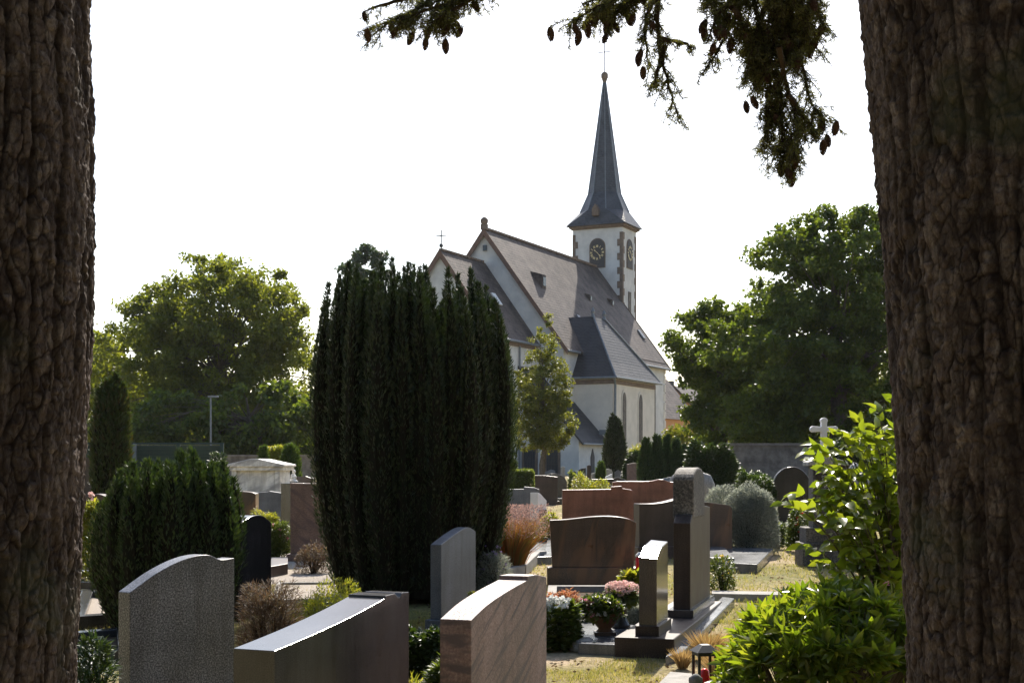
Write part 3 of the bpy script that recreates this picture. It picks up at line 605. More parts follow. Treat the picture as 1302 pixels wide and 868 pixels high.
ST('blue-grey gravestone with stepped top between the big yew and white post', (615, 27), (686, 27), .2, [(0, 622), (.72, 621.5), (.725, 618.5), (.9, 619.5), (1, 622)], M['g_slate'], plinth=(.12, .05))
wp, L_, _ = ST('white marble post with pointed top and dark plaque', (684, 25.8), (695, 26.1), .16, [(0, 626), (.25, 627), (1, 636)], M['whitestone'], plinth=(.1, .03))
mb = MB(); mb.box((L_*.5, -.012, .38), (L_*.82, .02, .16)); mb.build('plaque', M['g_black'], wp, bevel=.002)
ST('brown gravestone with sloping end behind the white post', (677, 38), (709, 38), .2, [(0, 604), (.45, 604), (1, 606)], M['g_brown'], plinth=(.12, .05))
ST('black gravestone with rounded shoulder touching the brown one by the young tree', (700, 39), (721, 39.4), .22, arc([0, .4, .8, 1], [602, 602, 606, 612]), M['g_black'], plinth=(.12, .05))
ST('arched dark gravestone before the cemetery wall on the right', (983, 27), (1031, 27), .18, [(.5-.5*math.cos(a), 620-27*math.sin(a)) for a in np.linspace(0, math.pi, 20)], M['g_black'], plinth=(.15, .04), bevel=.01)
# left group
ST('orange-brown gravestone with dark right side, in front of the marble tomb', (292, 27), (325, 27), .35, arc([0, .4, .8, 1], [625, 624.5, 625.5, 627.5]), M['g_rust'], plinth=(.12, .04))
ST('blue-grey gravestone with low gabled top in front of the marble tomb', (324, 30), (358, 30), .18, [(0, 626), (.5, 625), (.53, 624), (1, 626.5)], M['g_slate'], plinth=(.12, .04))
ST('dark purple-brown gravestone slab overlapping the broad brown one', (357, 24.2), (373, 23.8), .2, [(0, 614), (1, 614)], M['g_dark'], plinth=(.12, .03))
ST('broad red-brown gravestone with gneiss streaks left of the big yew', (369, 20), (412, 20), .22, [(0, 614), (1, 614.5)], M['g_redbrown'], plinth=(.14, .05))
ST('low brown gravestone behind the praying white figure', (377, 36), (398, 36), .2, [(0, 606), (.55, 605), (.8, 607), (1, 608)], M['g_brown'], plinth=(.12, .04))
ST('brown gravestone with glinting rounded top behind the pink flowers on the left', (100, 22), (143, 22), .3, arc([0, .3, .6, 1], [634, 629, 628, 634]), M['g_brown'], plinth=(.12, .03), bevel=.02)
# far stones near the church
FAR = [
 ('slanted grey gravestone with bright sloping top below the young tree', (693, 58), (706, 58), [(0, 600), (.6, 596.5), (1, 598)], 'g_slate'),
 ('narrow pale gravestone post in front of the annex windows', (713, 55), (718.5, 55), [(0, 594), (.5, 592.5), (1, 594)], 'g_light'),
 ('small dark gravestone with flat bright top right of the pale post', (723.5, 56), (732, 56), [(0, 600), (1, 598.5)], 'g_black'),
 ('black gravestone with slanted top under the annex corner', (736, 55), (745, 55), [(0, 597), (.5, 595), (1, 594.5)], 'g_black'),
 ('thin brown gravestone post crossing the annex window', (746.5, 46), (751.5, 46), [(0, 592), (.5, 590.5), (1, 592)], 'g_brown'),
 ('small pale gravestone with two bright ledges beside the thin brown post', (752, 52), (761, 52), [(0, 602), (.8, 600), (1, 601)], 'g_light'),
 ('squat brown gravestone in front of the thin post', (728.5, 40), (742.5, 40), [(0, 607), (.6, 605.5), (1, 607)], 'g_redbrown'),
 ('grey boulder-like gravestone right of the small round cypress', (768, 55), (779.5, 55), [(0, 600), (.15, 597), (.5, 595.5), (.85, 597), (1, 601)], 'g_light'),
 ('upright pale brown gravestone between the cypress and the clump of columnar yews', (797.5, 50), (809.5, 50), [(0, 590), (.3, 589), (.9, 588), (1, 589)], 'g_redbrown'),
 ('long low dark gravestone edge behind the red granite stone', (752, 42), (783, 42), [(0, 609), (1, 608.5)], 'g_brown'),
 ('low dark gravestone with sloping end behind the stepped red stone', (781, 40), (796, 40), [(0, 607.5), (.3, 606.5), (1, 610)], 'g_black'),
 ('small light gravestone leaning behind the low dark edge', (770, 50), (778, 50), [(0, 606), (1, 602)], 'whitestone'),
 ('small black gravestone left of the narrow annex window', (738, 66), (744, 66), [(0, 596), (1, 596)], 'g_dark'),
 ('grey gravestone with peaked top under the columnar cypress', (782, 60), (790, 60), [(0, 600), (.5, 597), (1, 600)], 'g_slate'),
 ('brown gravestone half hidden by the clipped hedge and the young tree', (655, 60), (668, 60), [(0, 599), (.5, 597.5), (1, 599)], 'g_brown'),
]
for lb, A, B, pr, mm in FAR: stone(lb, A, B, .22, pr, M[mm], plinth=(.12, .05), bevel=.01, group='small gravestones near the church')

# boulder gravestone
def boulder(name, label, px, Y, wpx, pytop, m, cat, seed=1, depth=.5, flat=1.0):
    g = gz(Y); wd = wpx/F*Y; h = Z(pytop, Y)-g; n, k = 40, 24
    th, ph = np.meshgrid(np.linspace(0, 2*np.pi, n, endpoint=False), np.linspace(0, np.pi, k)); th = th.ravel(); ph = ph.ravel()
    D = np.stack([np.cos(th)*np.sin(ph), np.sin(th)*np.sin(ph), np.cos(ph)], 1)
    r = 1+(vnoise(D*1.6+seed*7.3, seed)-.5)*.5+(vnoise(D*5+seed, seed+1)-.5)*.14
    P = D*r[:, None]*[wd/2, depth/2*1.3, h*.62]; P[:, 2] += h*.42
    i = np.arange(n*k).reshape(k, n); Fq = np.stack([i[:-1], np.roll(i[:-1], -1, 1), np.roll(i[1:], -1, 1), i[1:]], -1).reshape(-1, 4)
    o = npmesh(name, P, Fq[:, ::-1], m, smooth=True); o.location = (X(px, Y), Y, g)
    return tag(o, label, cat)
boulder('boulder', 'large pale grey boulder memorial behind the tall headstone', 878, 31, 66, 600, M['g_light'], 'boulder', 3)
boulder('boulder', 'low grey boulder left of the pale one, under the columnar yews', 848, 34, 46, 606, M['statue'], 'boulder', 5)
boulder('boulder', 'pale boulder behind the white cross on the right', 1092, 30, 44, 594, M['g_light'], 'boulder', 8)

# plaque on the white post
# marble tomb
def tomb():
    Y = 33.; s = Y/F; g = gz(Y); x0, x1 = X(291, Y), X(362, Y); w_ = x1-x0; xc = (x0+x1)/2; H = Z(598, Y)-g
    t = thing('tomb', 'white marble tomb with shallow gabled lid and veined front', 'tomb', (xc, Y, g), R(-6))
    mb = MB(); mb.box((-.02, .45, H/2-.1), (w_*.86, .8, H+.2)); mb.build('body', M['marble'], t, bevel=.01)
    for xx in (-w_*.43+.02, w_*.43-.06):
        mb = MB(); mb.box((xx, .43, H/2), (.12, .9, H)); mb.build('pilaster', M['marble'], t, bevel=.008)
    zt = H; hh = Z(583, Y)-g-H
    mb = MB(); mb.box((0, .45, zt+.045), (w_*.98, 1.02, .09)); mb.build('cornice', M['marble'], t, bevel=.01)
    mb = MB(); mb.prism([(-w_*.52, -.1, zt+.09), (w_*.52, -.1, zt+.09), (w_*.52, -.1, zt+.14), (.05, -.1, zt+hh), (-w_*.1, -.1, zt+hh), (-w_*.52, -.1, zt+.14)], (0, 1.1, 0)); mb.build('lid', M['marble'], t, bevel=.01)
    mb = MB(); mb.box((0, .45, -.02), (w_*1.1, 1.1, .2)); mb.build('step', M['concrete'], t, bevel=.01)
tomb()
def figure(name, label, loc, h, rz, m, wings=False):
    """small cast figure with bowed head and joined hands; one continuous surface"""
    bm = bmesh.new()
    def sph(c, r, sc=(1, 1, 1), rot=None):
        mt = Matrix.Translation(Vector(c)*h) @ (rot or Matrix.Identity(4)) @ Matrix.Diagonal((sc[0], sc[1], sc[2], 1))
        bmesh.ops.create_icosphere(bm, subdivisions=3, radius=r*h, matrix=mt)
    sph((0, 0, .16), .25, (1.15, 1.1, .7)); sph((0, .0, .38), .2, (1.05, .85, 1.15)); sph((0, -.02, .56), .17, (1.2, .8, .8))
    sph((0, -.04, .70), .07, (1, 1, 1.2)); sph((0, -.09, .84), .14, (.92, 1, 1.1)); sph((0, -.22, .82), .03); 
    for s in (-1, 1):
        for k in range(5):                                     # upper arm then forearm to the joined hands
            t = k/4; sph((s*(.2+.03*t), -.03-.04*t, .56-.18*t), .075-.01*t)
            sph((s*(.23-.20*t), -.07-.2*t, .38+.08*t), .062-.012*t)
        sph((s*.13, -.2, .1), .12, (.8, 1.6, .7))
        sph((s*.13, -.07, .85), .05, (.4, 1, 1.6))
        if wings:
            for k in range(5): sph((s*(.16+.05*k), .16, .42+.05*k), .12-.015*k, (.9, .35, 1.3))
    sph((0, -.26, .47), .05, (.7, .8, 1.5))
    me = bpy.data.meshes.new(name); bm.to_mesh(me); bm.free(); o = link(name, me, m, smooth=True)
    r_ = o.modifiers.new('remesh', 'REMESH'); r_.mode = 'VOXEL'; r_.voxel_size = h*.018; r_.use_smooth_shade = True
    sm = o.modifiers.new('smooth', 'SMOOTH'); sm.iterations = 4; sm.factor = .5
    o.location = loc; o.rotation_euler = (0, 0, rz); return tag(o, label, 'figurine')
figure('praying_figurine', 'small white figure with bowed head beyond the broad brown gravestone', (X(372.5, 34), 34, Z(613.5, 34)), .32, R(60), M['whitestone'])
tt = thing('gravestone', 'low pedestal stone carrying the white bowed figure', 'gravestone', (X(372.5, 34), 34, gz(34)))
mb = MB(); mb.box((0, 0, (Z(613.5, 34)-gz(34))/2), (.6, .4, Z(613.5, 34)-gz(34)), top=.95); mb.build('slab', M['g_dark'], tt, bevel=.01)

# white cross on dark inscribed stone
def cross_stone():
    Y = 19.5; g = gz(Y); x = X(1053, Y)
    t = thing('grave_monument', 'white stone cross on dark inscribed pedestal, right of the arched stone', 'gravestone', (x, Y, g), R(0))
    s = Y/F
    def z(py): return Z(py, Y)-g
    w_ = 50*s
    mb = MB(); mb.box((0, .2, .15), (w_*1.35, .55, .34)); mb.box((0, .2, .42), (w_*1.15, .45, .22)); mb.build('base', M['g_weather'], t, bevel=.015)
    mb = MB(); mb.box((.05, .2, (z(592)+.5)/2), (w_*.92, .32, z(592)-.5)); mb.build('pedestal', M['g_weather'], t, bevel=.015)
    mb = MB(); mb.prism([(-w_*.5, 0, z(592)), (w_*.55, 0, z(592)), (w_*.5, 0, z(587)), (w_*.12, 0, z(581)), (-w_*.12, 0, z(581)), (-w_*.5, 0, z(587))], (0, .4, 0)); mb.build('cap', M['g_light'], t, bevel=.01)
    mb = MB(); mb.box((.05, .03, (z(597)+z(627))/2), (w_*.78, .04, z(597)-z(627))); pl = mb.build('plaque', M['g_black'], t, bevel=.003)
    # cross with rounded ends
    aw = 7.8*s; zt, zb_, za = z(531), z(581), z(545); ar = 14.5*s
    pts = [(-aw*.6, zb_), (aw*.6, zb_), (aw*.45, zb_+(za-zb_)*.4), (aw*.45, za-aw*.4)]
    pts += [(ar-aw*.4, za-aw*.45)]+[(ar-aw*.1+aw*.52*math.cos(a), za+aw*.52*math.sin(a)) for a in np.linspace(-1.3, 1.3, 7)]+[(ar-aw*.4, za+aw*.45)]
    pts += [(aw*.45, za+aw*.4)]+[(aw*.45, zt-aw*.7)]+[(aw*.6*math.cos(a), zt-aw*.45+aw*.55*math.sin(a)) for a in np.linspace(0.1, math.pi-.1, 9)]+[(-aw*.45, zt-aw*.7), (-aw*.45, za+aw*.4)]
    pts += [(-ar+aw*.4, za+aw*.45)]+[(-ar+aw*.1-aw*.52*math.cos(a), za+aw*.52*math.sin(a)) for a in np.linspace(1.3, -1.3, 7)]+[(-ar+aw*.4, za-aw*.45)]
    pts += [(-aw*.45, za-aw*.4), (-aw*.45, zb_+(za-zb_)*.4)]
    mb = MB(); mb.prism([(p[0]-.02, .14, p[1]) for p in pts], (0, .1, 0)); mb.build('cross', M['whitestone'], t, bevel=.008)
    ml = mat('white_lettering', (.42, .42, .42), None, 5, .6)
    for tx, py, sz in (('Johann Wolf', 601.5, .085), ('geb 14 7 1882', 606, .045), ('gest. 3.2.1951', 609.5, .045), ('Franziska Wolf', 614.5, .08), ('geb. Braun', 619, .045), ('gest. 9.11.1963', 622.5, .045)):
        c = bpy.data.curves.new('inscription', 'FONT'); c.body = tx; c.size = sz; c.align_x = 'CENTER'; c.extrude = .002; c.materials.append(ml)
        tmp = bpy.data.objects.new('tmp', c); me = bpy.data.meshes.new_from_object(tmp); bpy.data.objects.remove(tmp)
        me.materials.clear(); o = link('inscription', me, ml, pl); o.rotation_euler = (R(90), 0, 0); o.location = (.04, .004, z(py))
cross_stone()

# flat slabs and borders
def flat(label, corners, h, m, name='grave_slab', cat='grave slab', zadd=0., under=None, bev=.008):
    """corners = 4 photo ground positions (px, py) or (px, py, 'Y')"""
    q = []
    for c in corners:
        Y = 10.
        for _ in range(30): Y = .5*Y+.5*(CH-gz(Y)-h-zadd)*F/(c[1]-HY)
        q.append((X(c[0], Y), Y))
    gzm = sum(gz(p[1]) for p in q)/4; cx = sum(p[0] for p in q)/4; cy = sum(p[1] for p in q)/4
    mb = MB(); mb.prism([(p[0]-cx, p[1]-cy, gz(p[1])-gzm-.12) for p in q], (0, 0, h+.12)); 
    o = mb.build(name, m, None, bevel=bev); o.location = (cx, cy, gzm+zadd); return tag(o, label, cat)
def border(label, corners, h=.12, wd=.10, m=None, fill=None, group=None):
    """a grave frame of four kerbs round a bed; corners are photo ground positions, in order"""
    q = [Vector((X(px, gY(py)), gY(py))) for px, py in corners]; c = sum(q, Vector((0, 0)))/4; g = gz(c.y)
    t = thing('grave_border', label, 'grave border', (c.x, c.y, g), 0, group)
    for i in range(4):
        a, b = q[i], q[(i+1) % 4]; d = (b-a).normalized(); n = Vector((-d.y, d.x))
        if (c-a).dot(n) < 0: n = -n
        e0 = a+(d*wd if i % 2 else Vector((0, 0))); e1 = b-(d*wd if i % 2 else Vector((0, 0)))
        mb = MB(); mb.prism([(p.x-c.x, p.y-c.y, gz(p.y)-g-.1) for p in (e0, e1, e1+n*wd, e0+n*wd)], (0, 0, h+.1)); mb.build('kerb', m or M['g_dark'], t, bevel=.006)
    mb = MB(); s = .93; mb.prism([((p.x-c.x)*s, (p.y-c.y)*s, gz(p.y)-g-.08) for p in q], (0, 0, .08+h*.45)); mb.build('bed', fill or M['soil'], t)
    return t, q, g
flat('pale flat grave slab with a smaller ledge, right of the tall headstone', [(922, 715), (963, 717), (983, 697), (905, 693)], .12, M['bluestone'])
flat('short raised grave slab at the left end of the pale flat one', [(895, 708), (934, 709), (921, 695), (895, 694)], .16, M['bluestone'])
flat('narrow blue-grey kerb stone running beside the tall headstone base', [(846, 834), (868, 828), (934, 760), (918, 758)], .07, M['bluestone'], name='kerb_stone', cat='kerb')
flat('pale concrete slab at the bottom edge beside the lantern', [(800, 905), (905, 905), (912, 858), (852, 853)], .06, M['concrete'])
flat('polished grave slab under the flower pots in front of the low pillar', [(735, 817), (812, 820), (826, 795), (737, 790)], .10, M['bluestone'])
flat('low kerb right of the tall headstone crossing the lawn', [(905, 754), (1010, 756), (1010, 752), (905, 750)], .06, M['concrete'], name='kerb_stone', cat='kerb')
border('grave border with bed of flowers in front of the wavy brown stone', [(693, 790), (820, 792), (815, 757), (697, 757)], .12, .1, M['concrete'])
border('dark grave border at the foot of the left trunk, second from the front', [(90, 800), (160, 795), (175, 768), (105, 762)], .12, .12, M['g_dark'], M['gravel'])
border('dark grave border behind the bushy yew on the left', [(70, 752), (150, 754), (150, 735), (88, 737)], .12, .12, M['g_dark'])
border('narrow pale grave border in the far left gap beside the trunk', [(60, 728), (150, 728), (150, 706), (70, 706)], .1, .14, M['concrete'], M['soil'])
border('front dark grave border touching the left trunk foot', [(60, 862), (170, 840), (165, 812), (70, 822)], .12, .12, M['g_dark'], M['soil'])
border('grave border with shrubs in front of the broad red-brown stone', [(300, 712), (352, 710), (372, 688), (330, 690)], .14, .12, M['g_dark'])
border('grave border beside the ornamental red grass', [(600, 745), (668, 733), (688, 712), (615, 718)], .14, .12, M['concrete'])
border('grave border with steps left of the wavy brown stone', [(655, 718), (702, 716), (706, 690), (668, 690)], .1, .12, M['bluestone'], M['bluestone'])
border('low grave border left of the dry heather bed', [(345, 768), (440, 766), (436, 744), (352, 745)], .05, .06, M['concrete'], M['gravel'])
border('grave border with red flowers near the white cross', [(978, 690), (1035, 690), (1035, 672), (985, 672)], .12, .12, M['g_weather'])
border('grave border in front of the white cross stone', [(1018, 712), (1085, 712), (1085, 685), (1026, 685)], .16, .14, M['g_weather'])
border('dark grave border in front of the brown stone by the young tree', [(675, 641), (715, 641), (716, 632), (682, 632)], .16, .14, M['g_dark'])
flat('dark kerb block poking out behind the black arched stone', [(343, 720), (366, 716), (366, 708), (345, 708)], .16, M['g_brown'], name='kerb_stone', cat='kerb')

# ------------------------------------------------------------------ plants
def stemtubes(mb, pts, r0, r1, n=5):
    k = len(pts); mb.tube(pts, [r0+(r1-r0)*i/(k-1) for i in range(k)], n, cap=False)
def broadtree(name, label, x, Y, H, lobes, nleaf, lsize, leafm, trunk_r, nclump=120, clump_r=.8, trunk_h=.35, seed=0, group=None, cat='tree', barkm=None):
    """lobes = [(dx, dy, z, rx, ry, rz)] relative to the trunk base; leaves sit in clumps at the ends of limbs"""
    global rng; rng = np.random.default_rng(100+seed); random.seed(seed)
    g = gz(Y); t = thing(name, label, cat, (x, Y, g), 0, group)
    vol = np.array([l[3]*l[4]*l[5] for l in lobes]); pick = rng.choice(len(lobes), nclump, p=vol/vol.sum()); L_ = np.array(lobes)
    d = randdir(nclump); rr = rng.uniform(.35, 1, nclump)**.5
    C = L_[pick, :3]+d*rr[:, None]*L_[pick, 3:6]*.92
    C = C[C[:, 2] > H*.07]; n = len(C)
    mb = MB(); top = Vector((L_[:, 0].mean()*.4, L_[:, 1].mean()*.4, H*.72)); th = H*trunk_h
    path = [Vector((0, 0, -.3)), Vector((0, 0, .1)), Vector((random.uniform(-.4, .4)*trunk_r, 0, th*.6)), Vector((random.uniform(-.6, .6)*trunk_r, random.uniform(-.6, .6)*trunk_r, th)), top*.8+Vector((0, 0, 0)), top]
    mb.tube(path, [trunk_r*1.5, trunk_r*1.1, trunk_r, trunk_r*.85, trunk_r*.4, trunk_r*.15], 12); tk = mb.build('trunk', barkm or M['bark_plain'], t, smooth=True)
    mb = MB()
    for i in range(0, n, max(1, n//70)):
        c = Vector(C[i]); s0 = random.uniform(.25, .95); st = path[2].lerp(path[4], s0) if c.z > th else path[2].lerp(path[3], random.random())
        mid = st.lerp(c, .5)+Vector((0, 0, .12*(c-st).length)); r0 = trunk_r*random.uniform(.16, .34)
        mb.tube([st, mid.lerp(st, .4), mid, c], [r0, r0*.7, r0*.45, r0*.1], 5, cap=False)
    mb.build('limbs', barkm or M['bark_plain'], t, smooth=True)
    per = rng.uniform(.4, 1.6, n); per = per/per.sum()*nleaf; idx = np.repeat(np.arange(n), per.astype(int)); N = len(idx)
    cr = rng.uniform(.6, 1.35, n)*clump_r
    off = randdir(N)*(rng.uniform(0, 1, N)**.6)[:, None]*cr[idx][:, None]*1.18*[1, 1, .68]
    # ragged: drop leaves where fine noise is low
    P = C[idx]+off; keep = vnoise(P/(clump_r*.6)+seed*3.1, seed)*.7+vnoise(P/(clump_r*.25)+seed, seed+1)*.3 > .43; P = P[keep]; N = len(P)
    D = randdir(N)+[0, 0, -.35]; ls = lsize*rng.uniform(.6, 1.35, N)
    V, Fq = cards(P, D, ls, ls*.72); npmesh('crown', V, Fq, leafm, t); return t
def yewlike(name, label, x, Y, plumes, nleaf, ll, lw, leafm, cat='yew', core=True, seed=0, up=.9, group=None, corem=None):
    """upright plumes: (base xyz, tip xyz, radius, belly) ; sprays point up and outward"""
    global rng; rng = np.random.default_rng(200+seed); random.seed(seed)
    t = thing(name, label, cat, (x, Y, gz(Y)), 0, group)
    mb = MB(); mb.lathe([(.16, -.2), (.12, .3), (.08, plumes[0][1][2]*.6)], (0, 0, 0), 8); mb.build('trunk', M['bark_dark'], t, smooth=True)
    B = np.array([p[0] for p in plumes]); T = np.array([p[1] for p in plumes]); rad = np.array([p[2] for p in plumes]); M_ = np.array([p[3] for p in plumes])
    if core:  # opaque dark tubes added inside the plumes so light does not leak through
        mb = MB()
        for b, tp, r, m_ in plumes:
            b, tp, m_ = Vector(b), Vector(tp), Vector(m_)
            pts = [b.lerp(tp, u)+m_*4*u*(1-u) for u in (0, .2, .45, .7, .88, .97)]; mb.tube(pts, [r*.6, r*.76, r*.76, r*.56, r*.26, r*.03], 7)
        mb.build('opaque_core', corem or M['dark_core'], t)
    ln = np.linalg.norm(T-B, axis=1); wgt = ln*rad; cnt = (wgt/wgt.sum()*nleaf).astype(int); idx = np.repeat(np.arange(len(B)), cnt); N = len(idx)
    u = rng.uniform(0, 1, N)**.85; ax = T-B
    c = B[idx]+ax[idx]*u[:, None]+M_[idx]*(4*u*(1-u))[:, None]
    prof = np.interp(u, [0, .15, .5, .72, .9, 1], [.75, .95, 1, .74, .36, .03]); a = rng.uniform(0, 2*np.pi, N)
    bump = .78+.45*vnoise(np.stack([np.cos(a)*2.2+idx*3.7, np.sin(a)*2.2, c[:, 2]*7], 1), seed)
    rr = rad[idx]*prof*bump*rng.uniform(.75, 1.08, N)
    o = np.stack([np.cos(a), np.sin(a), np.zeros(N)], 1); P = c+o*rr[:, None]
    D = o*rng.uniform(.25, .9, N)[:, None]+[0, 0, up]+rng.normal(size=(N, 3))*.25
    l = ll*rng.uniform(.6, 1.4, N); V, Fq = cards(P, D, l, lw*rng.uniform(.7, 1.3, N), .4); npmesh('foliage', V, Fq, leafm, t); return t
def columnplumes(H, Rr, n, r, base_r=.5, tip_var=.12, bulge=.15, seed=0, edge_drop=.2, top_r=.85, rmin=.0):
    random.seed(seed); out = []
    for i in range(n):
        q = math.sqrt((i+.5)/n); a = i*2.399963+random.uniform(-.15, .15); q = max(q, rmin)
        cx, cy = math.cos(a)*q, math.sin(a)*q
        h = H*(1-edge_drop*q**2.5)*(1-random.uniform(0, tip_var))
        out.append(((cx*Rr*base_r, cy*Rr*base_r, .05), (cx*Rr*top_r, cy*Rr*top_r, h), r*random.uniform(.75, 1.25), (cx*Rr*bulge, cy*Rr*bulge, 0)))
    return out
def bush(name, label, x, Y, rx, ry, h, n, leafm, ll, lw, cat='shrub', extra=None, seed=0, stems=18, z0=None, shape='dome', fl=None, group=None, stemm=None):
    """small leafy plant: stems, leaves, optional blossoms fl = (material, count, size, upper)"""
    global rng; rng = np.random.default_rng(300+seed); random.seed(seed)
    t = thing(name, label, cat, (x, Y, gz(Y) if z0 is None else z0), 0, group)
    mb = MB()
    for i in range(stems):
        a = random.uniform(0, 6.28); q = math.sqrt(random.random())*.8; e = Vector((math.cos(a)*q*rx, math.sin(a)*q*ry, h*(1-.45*q*q)*random.uniform(.6, .9)))
        mb.tube([(e.x*.15, e.y*.15, -.02), (e.x*.6, e.y*.6, e.z*.55), e], [.012, .008, .003], 4, cap=False)
    mb.build('stems', stemm or M['bark_dark'], t)
    a = rng.uniform(0, 2*np.pi, n); q = rng.uniform(0, 1, n)**.5; zz = rng.uniform(.0, 1, n)**.7
    lump = .72+.5*vnoise(np.stack([np.cos(a)*q*rx, np.sin(a)*q*ry, zz*h], 1)/max(h, .15)*3.2+seed*5, seed)
    hmax = h*np.sqrt(np.clip(1-q**7, 0.05, 1))*lump
    P = np.stack([np.cos(a)*q*rx, np.sin(a)*q*ry, zz*hmax], 1)
    D = np.stack([np.cos(a)*q, np.sin(a)*q, np.full(n, .7)], 1)+rng.normal(size=(n, 3))*.5
    l = ll*rng.uniform(.6, 1.4, n)
    V, Fq = folded(P, D, np.tile([0, 0, 1.], (n, 1))+rng.normal(size=(n, 3))*.4, l, lw*rng.uniform(.7, 1.3, n)) if ll > .035 else cards(P, D, l, lw)
    npmesh('foliage', V, Fq, leafm, t)
    if fl:
        for fm, cnt, sz, nm in ([fl] if not isinstance(fl, list) else fl):
            lst = []
            for _ in range(cnt):
                a = rng.uniform(0, 2*np.pi); q = rng.uniform(0, 1)**.5*.95; c = np.array([math.cos(a)*q*rx, math.sin(a)*q*ry, h*math.sqrt(max(.04, 1-q**4))*rng.uniform(.62, 1.1)])
                k = 9; d = randdir(k)+[0, -.3, .6]; lst.append(cards(c+randdir(k)*sz*.12, d, sz*.55, sz*.5, .6))
            V, Fq, _m = merge(lst); npmesh(nm, V, Fq, fm, t)
    return t

# big yew
random.seed(3)
BY = 15.9; bx = X(530, BY); pl = []
for i in range(88):
    q = math.sqrt((i+.5)/88); a = i*2.399963; cx, cy = math.cos(a)*q, math.sin(a)*q
    tx = cx*1.0
    # silhouette read off the photo: tip height by position across
    px = 530+tx*112
    top_py = np.interp(px, [395, 412, 440, 470, 500, 530, 548, 560, 572, 600, 620, 640, 655], [410, 362, 350, 338, 326, 332, 346, 376, 342, 348, 368, 398, 440])
    h = (Z(top_py, BY)-gz(BY))*(1.02-random.uniform(0, .11)*(1 if abs(cy) < .5 else 1.3))-abs(cy)*.05
    pl.append(((cx*.80-.05, cy*.68, .05), (tx*1.04-.045, cy*.92, h), random.uniform(.11, .165), (cx*.19+(.03), cy*.22, 0)))
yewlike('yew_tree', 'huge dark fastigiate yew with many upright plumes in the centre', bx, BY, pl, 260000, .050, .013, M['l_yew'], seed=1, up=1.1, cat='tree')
# bushy yew left
random.seed(5); pl = []
BY2 = 13.2; 
for i in range(84):
    q = math.sqrt((i+.5)/84); a = i*2.399963; cx, cy = math.cos(a)*q, math.sin(a)*q
    px = 214+cx*80
    top_py = np.interp(px, [128, 140, 165, 190, 215, 240, 265, 285, 300], [700, 640, 598, 582, 577, 575, 592, 590, 640])
    h = (Z(top_py, BY2)-gz(BY2))*(1.03-random.uniform(0, .15))-abs(cy)*.1
    pl.append(((cx*.40, cy*.4, .0), (cx*.62, cy*.6, h), random.uniform(.075, .12), (cx*.12, cy*.12, 0)))
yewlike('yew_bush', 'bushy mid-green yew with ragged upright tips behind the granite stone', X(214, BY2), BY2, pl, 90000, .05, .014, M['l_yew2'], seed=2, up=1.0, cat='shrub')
# columnar trees
def column(label, px, pyb, pyt, wpx, n, npl, leafm, ll, lw, seed, Y=None, edge=.25, group=None, name='columnar_cypress', cat='tree', base_r=.6, tipv=.1):
    Y = Y or gY(pyb); H = Z(pyt, Y)-gz(Y); Rr = wpx/2/F*Y
    return yewlike(name, label, X(px, Y), Y, columnplumes(H, Rr*.9, npl, Rr*.33, base_r, tipv, .14, seed, edge, .72), n, ll, lw, leafm, seed=seed, cat=cat, group=group)
column('tall columnar cypress with brown patches beside the left trunk', 142, 0, 474, 48, 26000, 22, M['l_cypress'], .12, .035, 11, Y=27, edge=.08)
column('dark columnar yew standing in front of the transept', 781, 0, 526, 31, 15000, 16, M['l_yew'], .16, .05, 12, Y=62, edge=.35)
column('tiny rounded columnar cypress among the far gravestones', 764, 0, 586, 11, 4000, 6, M['l_thuja'], .12, .04, 13, Y=52, edge=.3)
column('small conical thuja left of the clipped green column, behind the marble tomb', 335, 0, 563, 20, 8000, 8, M['l_thuja'], .12, .04, 14, Y=42, edge=.6)
column('clipped green thuja column behind the white bowed figure', 369, 0, 565, 27, 12000, 12, M['l_thuja'], .12, .04, 15, Y=42, edge=.15, tipv=.03)
column('slim young conifer poking up behind the bushy yew', 238, 0, 567, 15, 5000, 5, M['l_yew2'], .10, .03, 16, Y=24, edge=.5)
# clump of columnar yews at right
for i, (px, pyt, wpx) in enumerate(((822, 553, 17), (836, 549, 17), (848, 552, 16), (860, 551, 16), (871, 562, 13))):
    column(['leftmost column of the row of upright yews below the transept', 'second column of the upright yew row, the tallest', 'middle column of the upright yew row', 'fourth column of the upright yew row', 'shortest column at the right end of the upright yew row'][i],
           px, 0, pyt, wpx+3, 7000, 8, M['l_yew2'], .12, .04, 20+i, Y=44+i*.3, edge=.4, group='row of upright yews', name='columnar_yew', base_r=.9)

# trees
broadtree('plane_tree', 'large spreading plane tree with sunlit top filling the left background', X(280, 72), 72, 12.8,
          [(0.2, 0, 7.0, 4.6, 4, 4.3), (-3.4, 0, 5.6, 3.4, 3.5, 4.1), (1.6, 0, 8.3, 3.2, 3, 3.0), (-.9, .5, 9.2, 2.9, 2.6, 2.9), (2.9, 0, 5.2, 2.3, 3, 3.6), (-2.9, 0, 8.6, 2.1, 2, 2.1), (3.2, 0, 8.3, 1.7, 2, 2.0), (-.5, 0, 3.4, 5.2, 3, 2.4)], 160000, .18, M['l_plane'], .35, 600, .58, seed=1)
broadtree('plane_tree', 'lower plane tree at far left, partly behind the columnar cypress', X(165, 78), 78, 9.5,
          [(0, 0, 5.2, 3.0, 3, 4.2), (1.8, 0, 3.6, 3, 3, 2.8), (-1.6, 0, 4.2, 2.4, 3, 3.2)], 50000, .20, M['l_plane'], .3, 210, .6, seed=2)
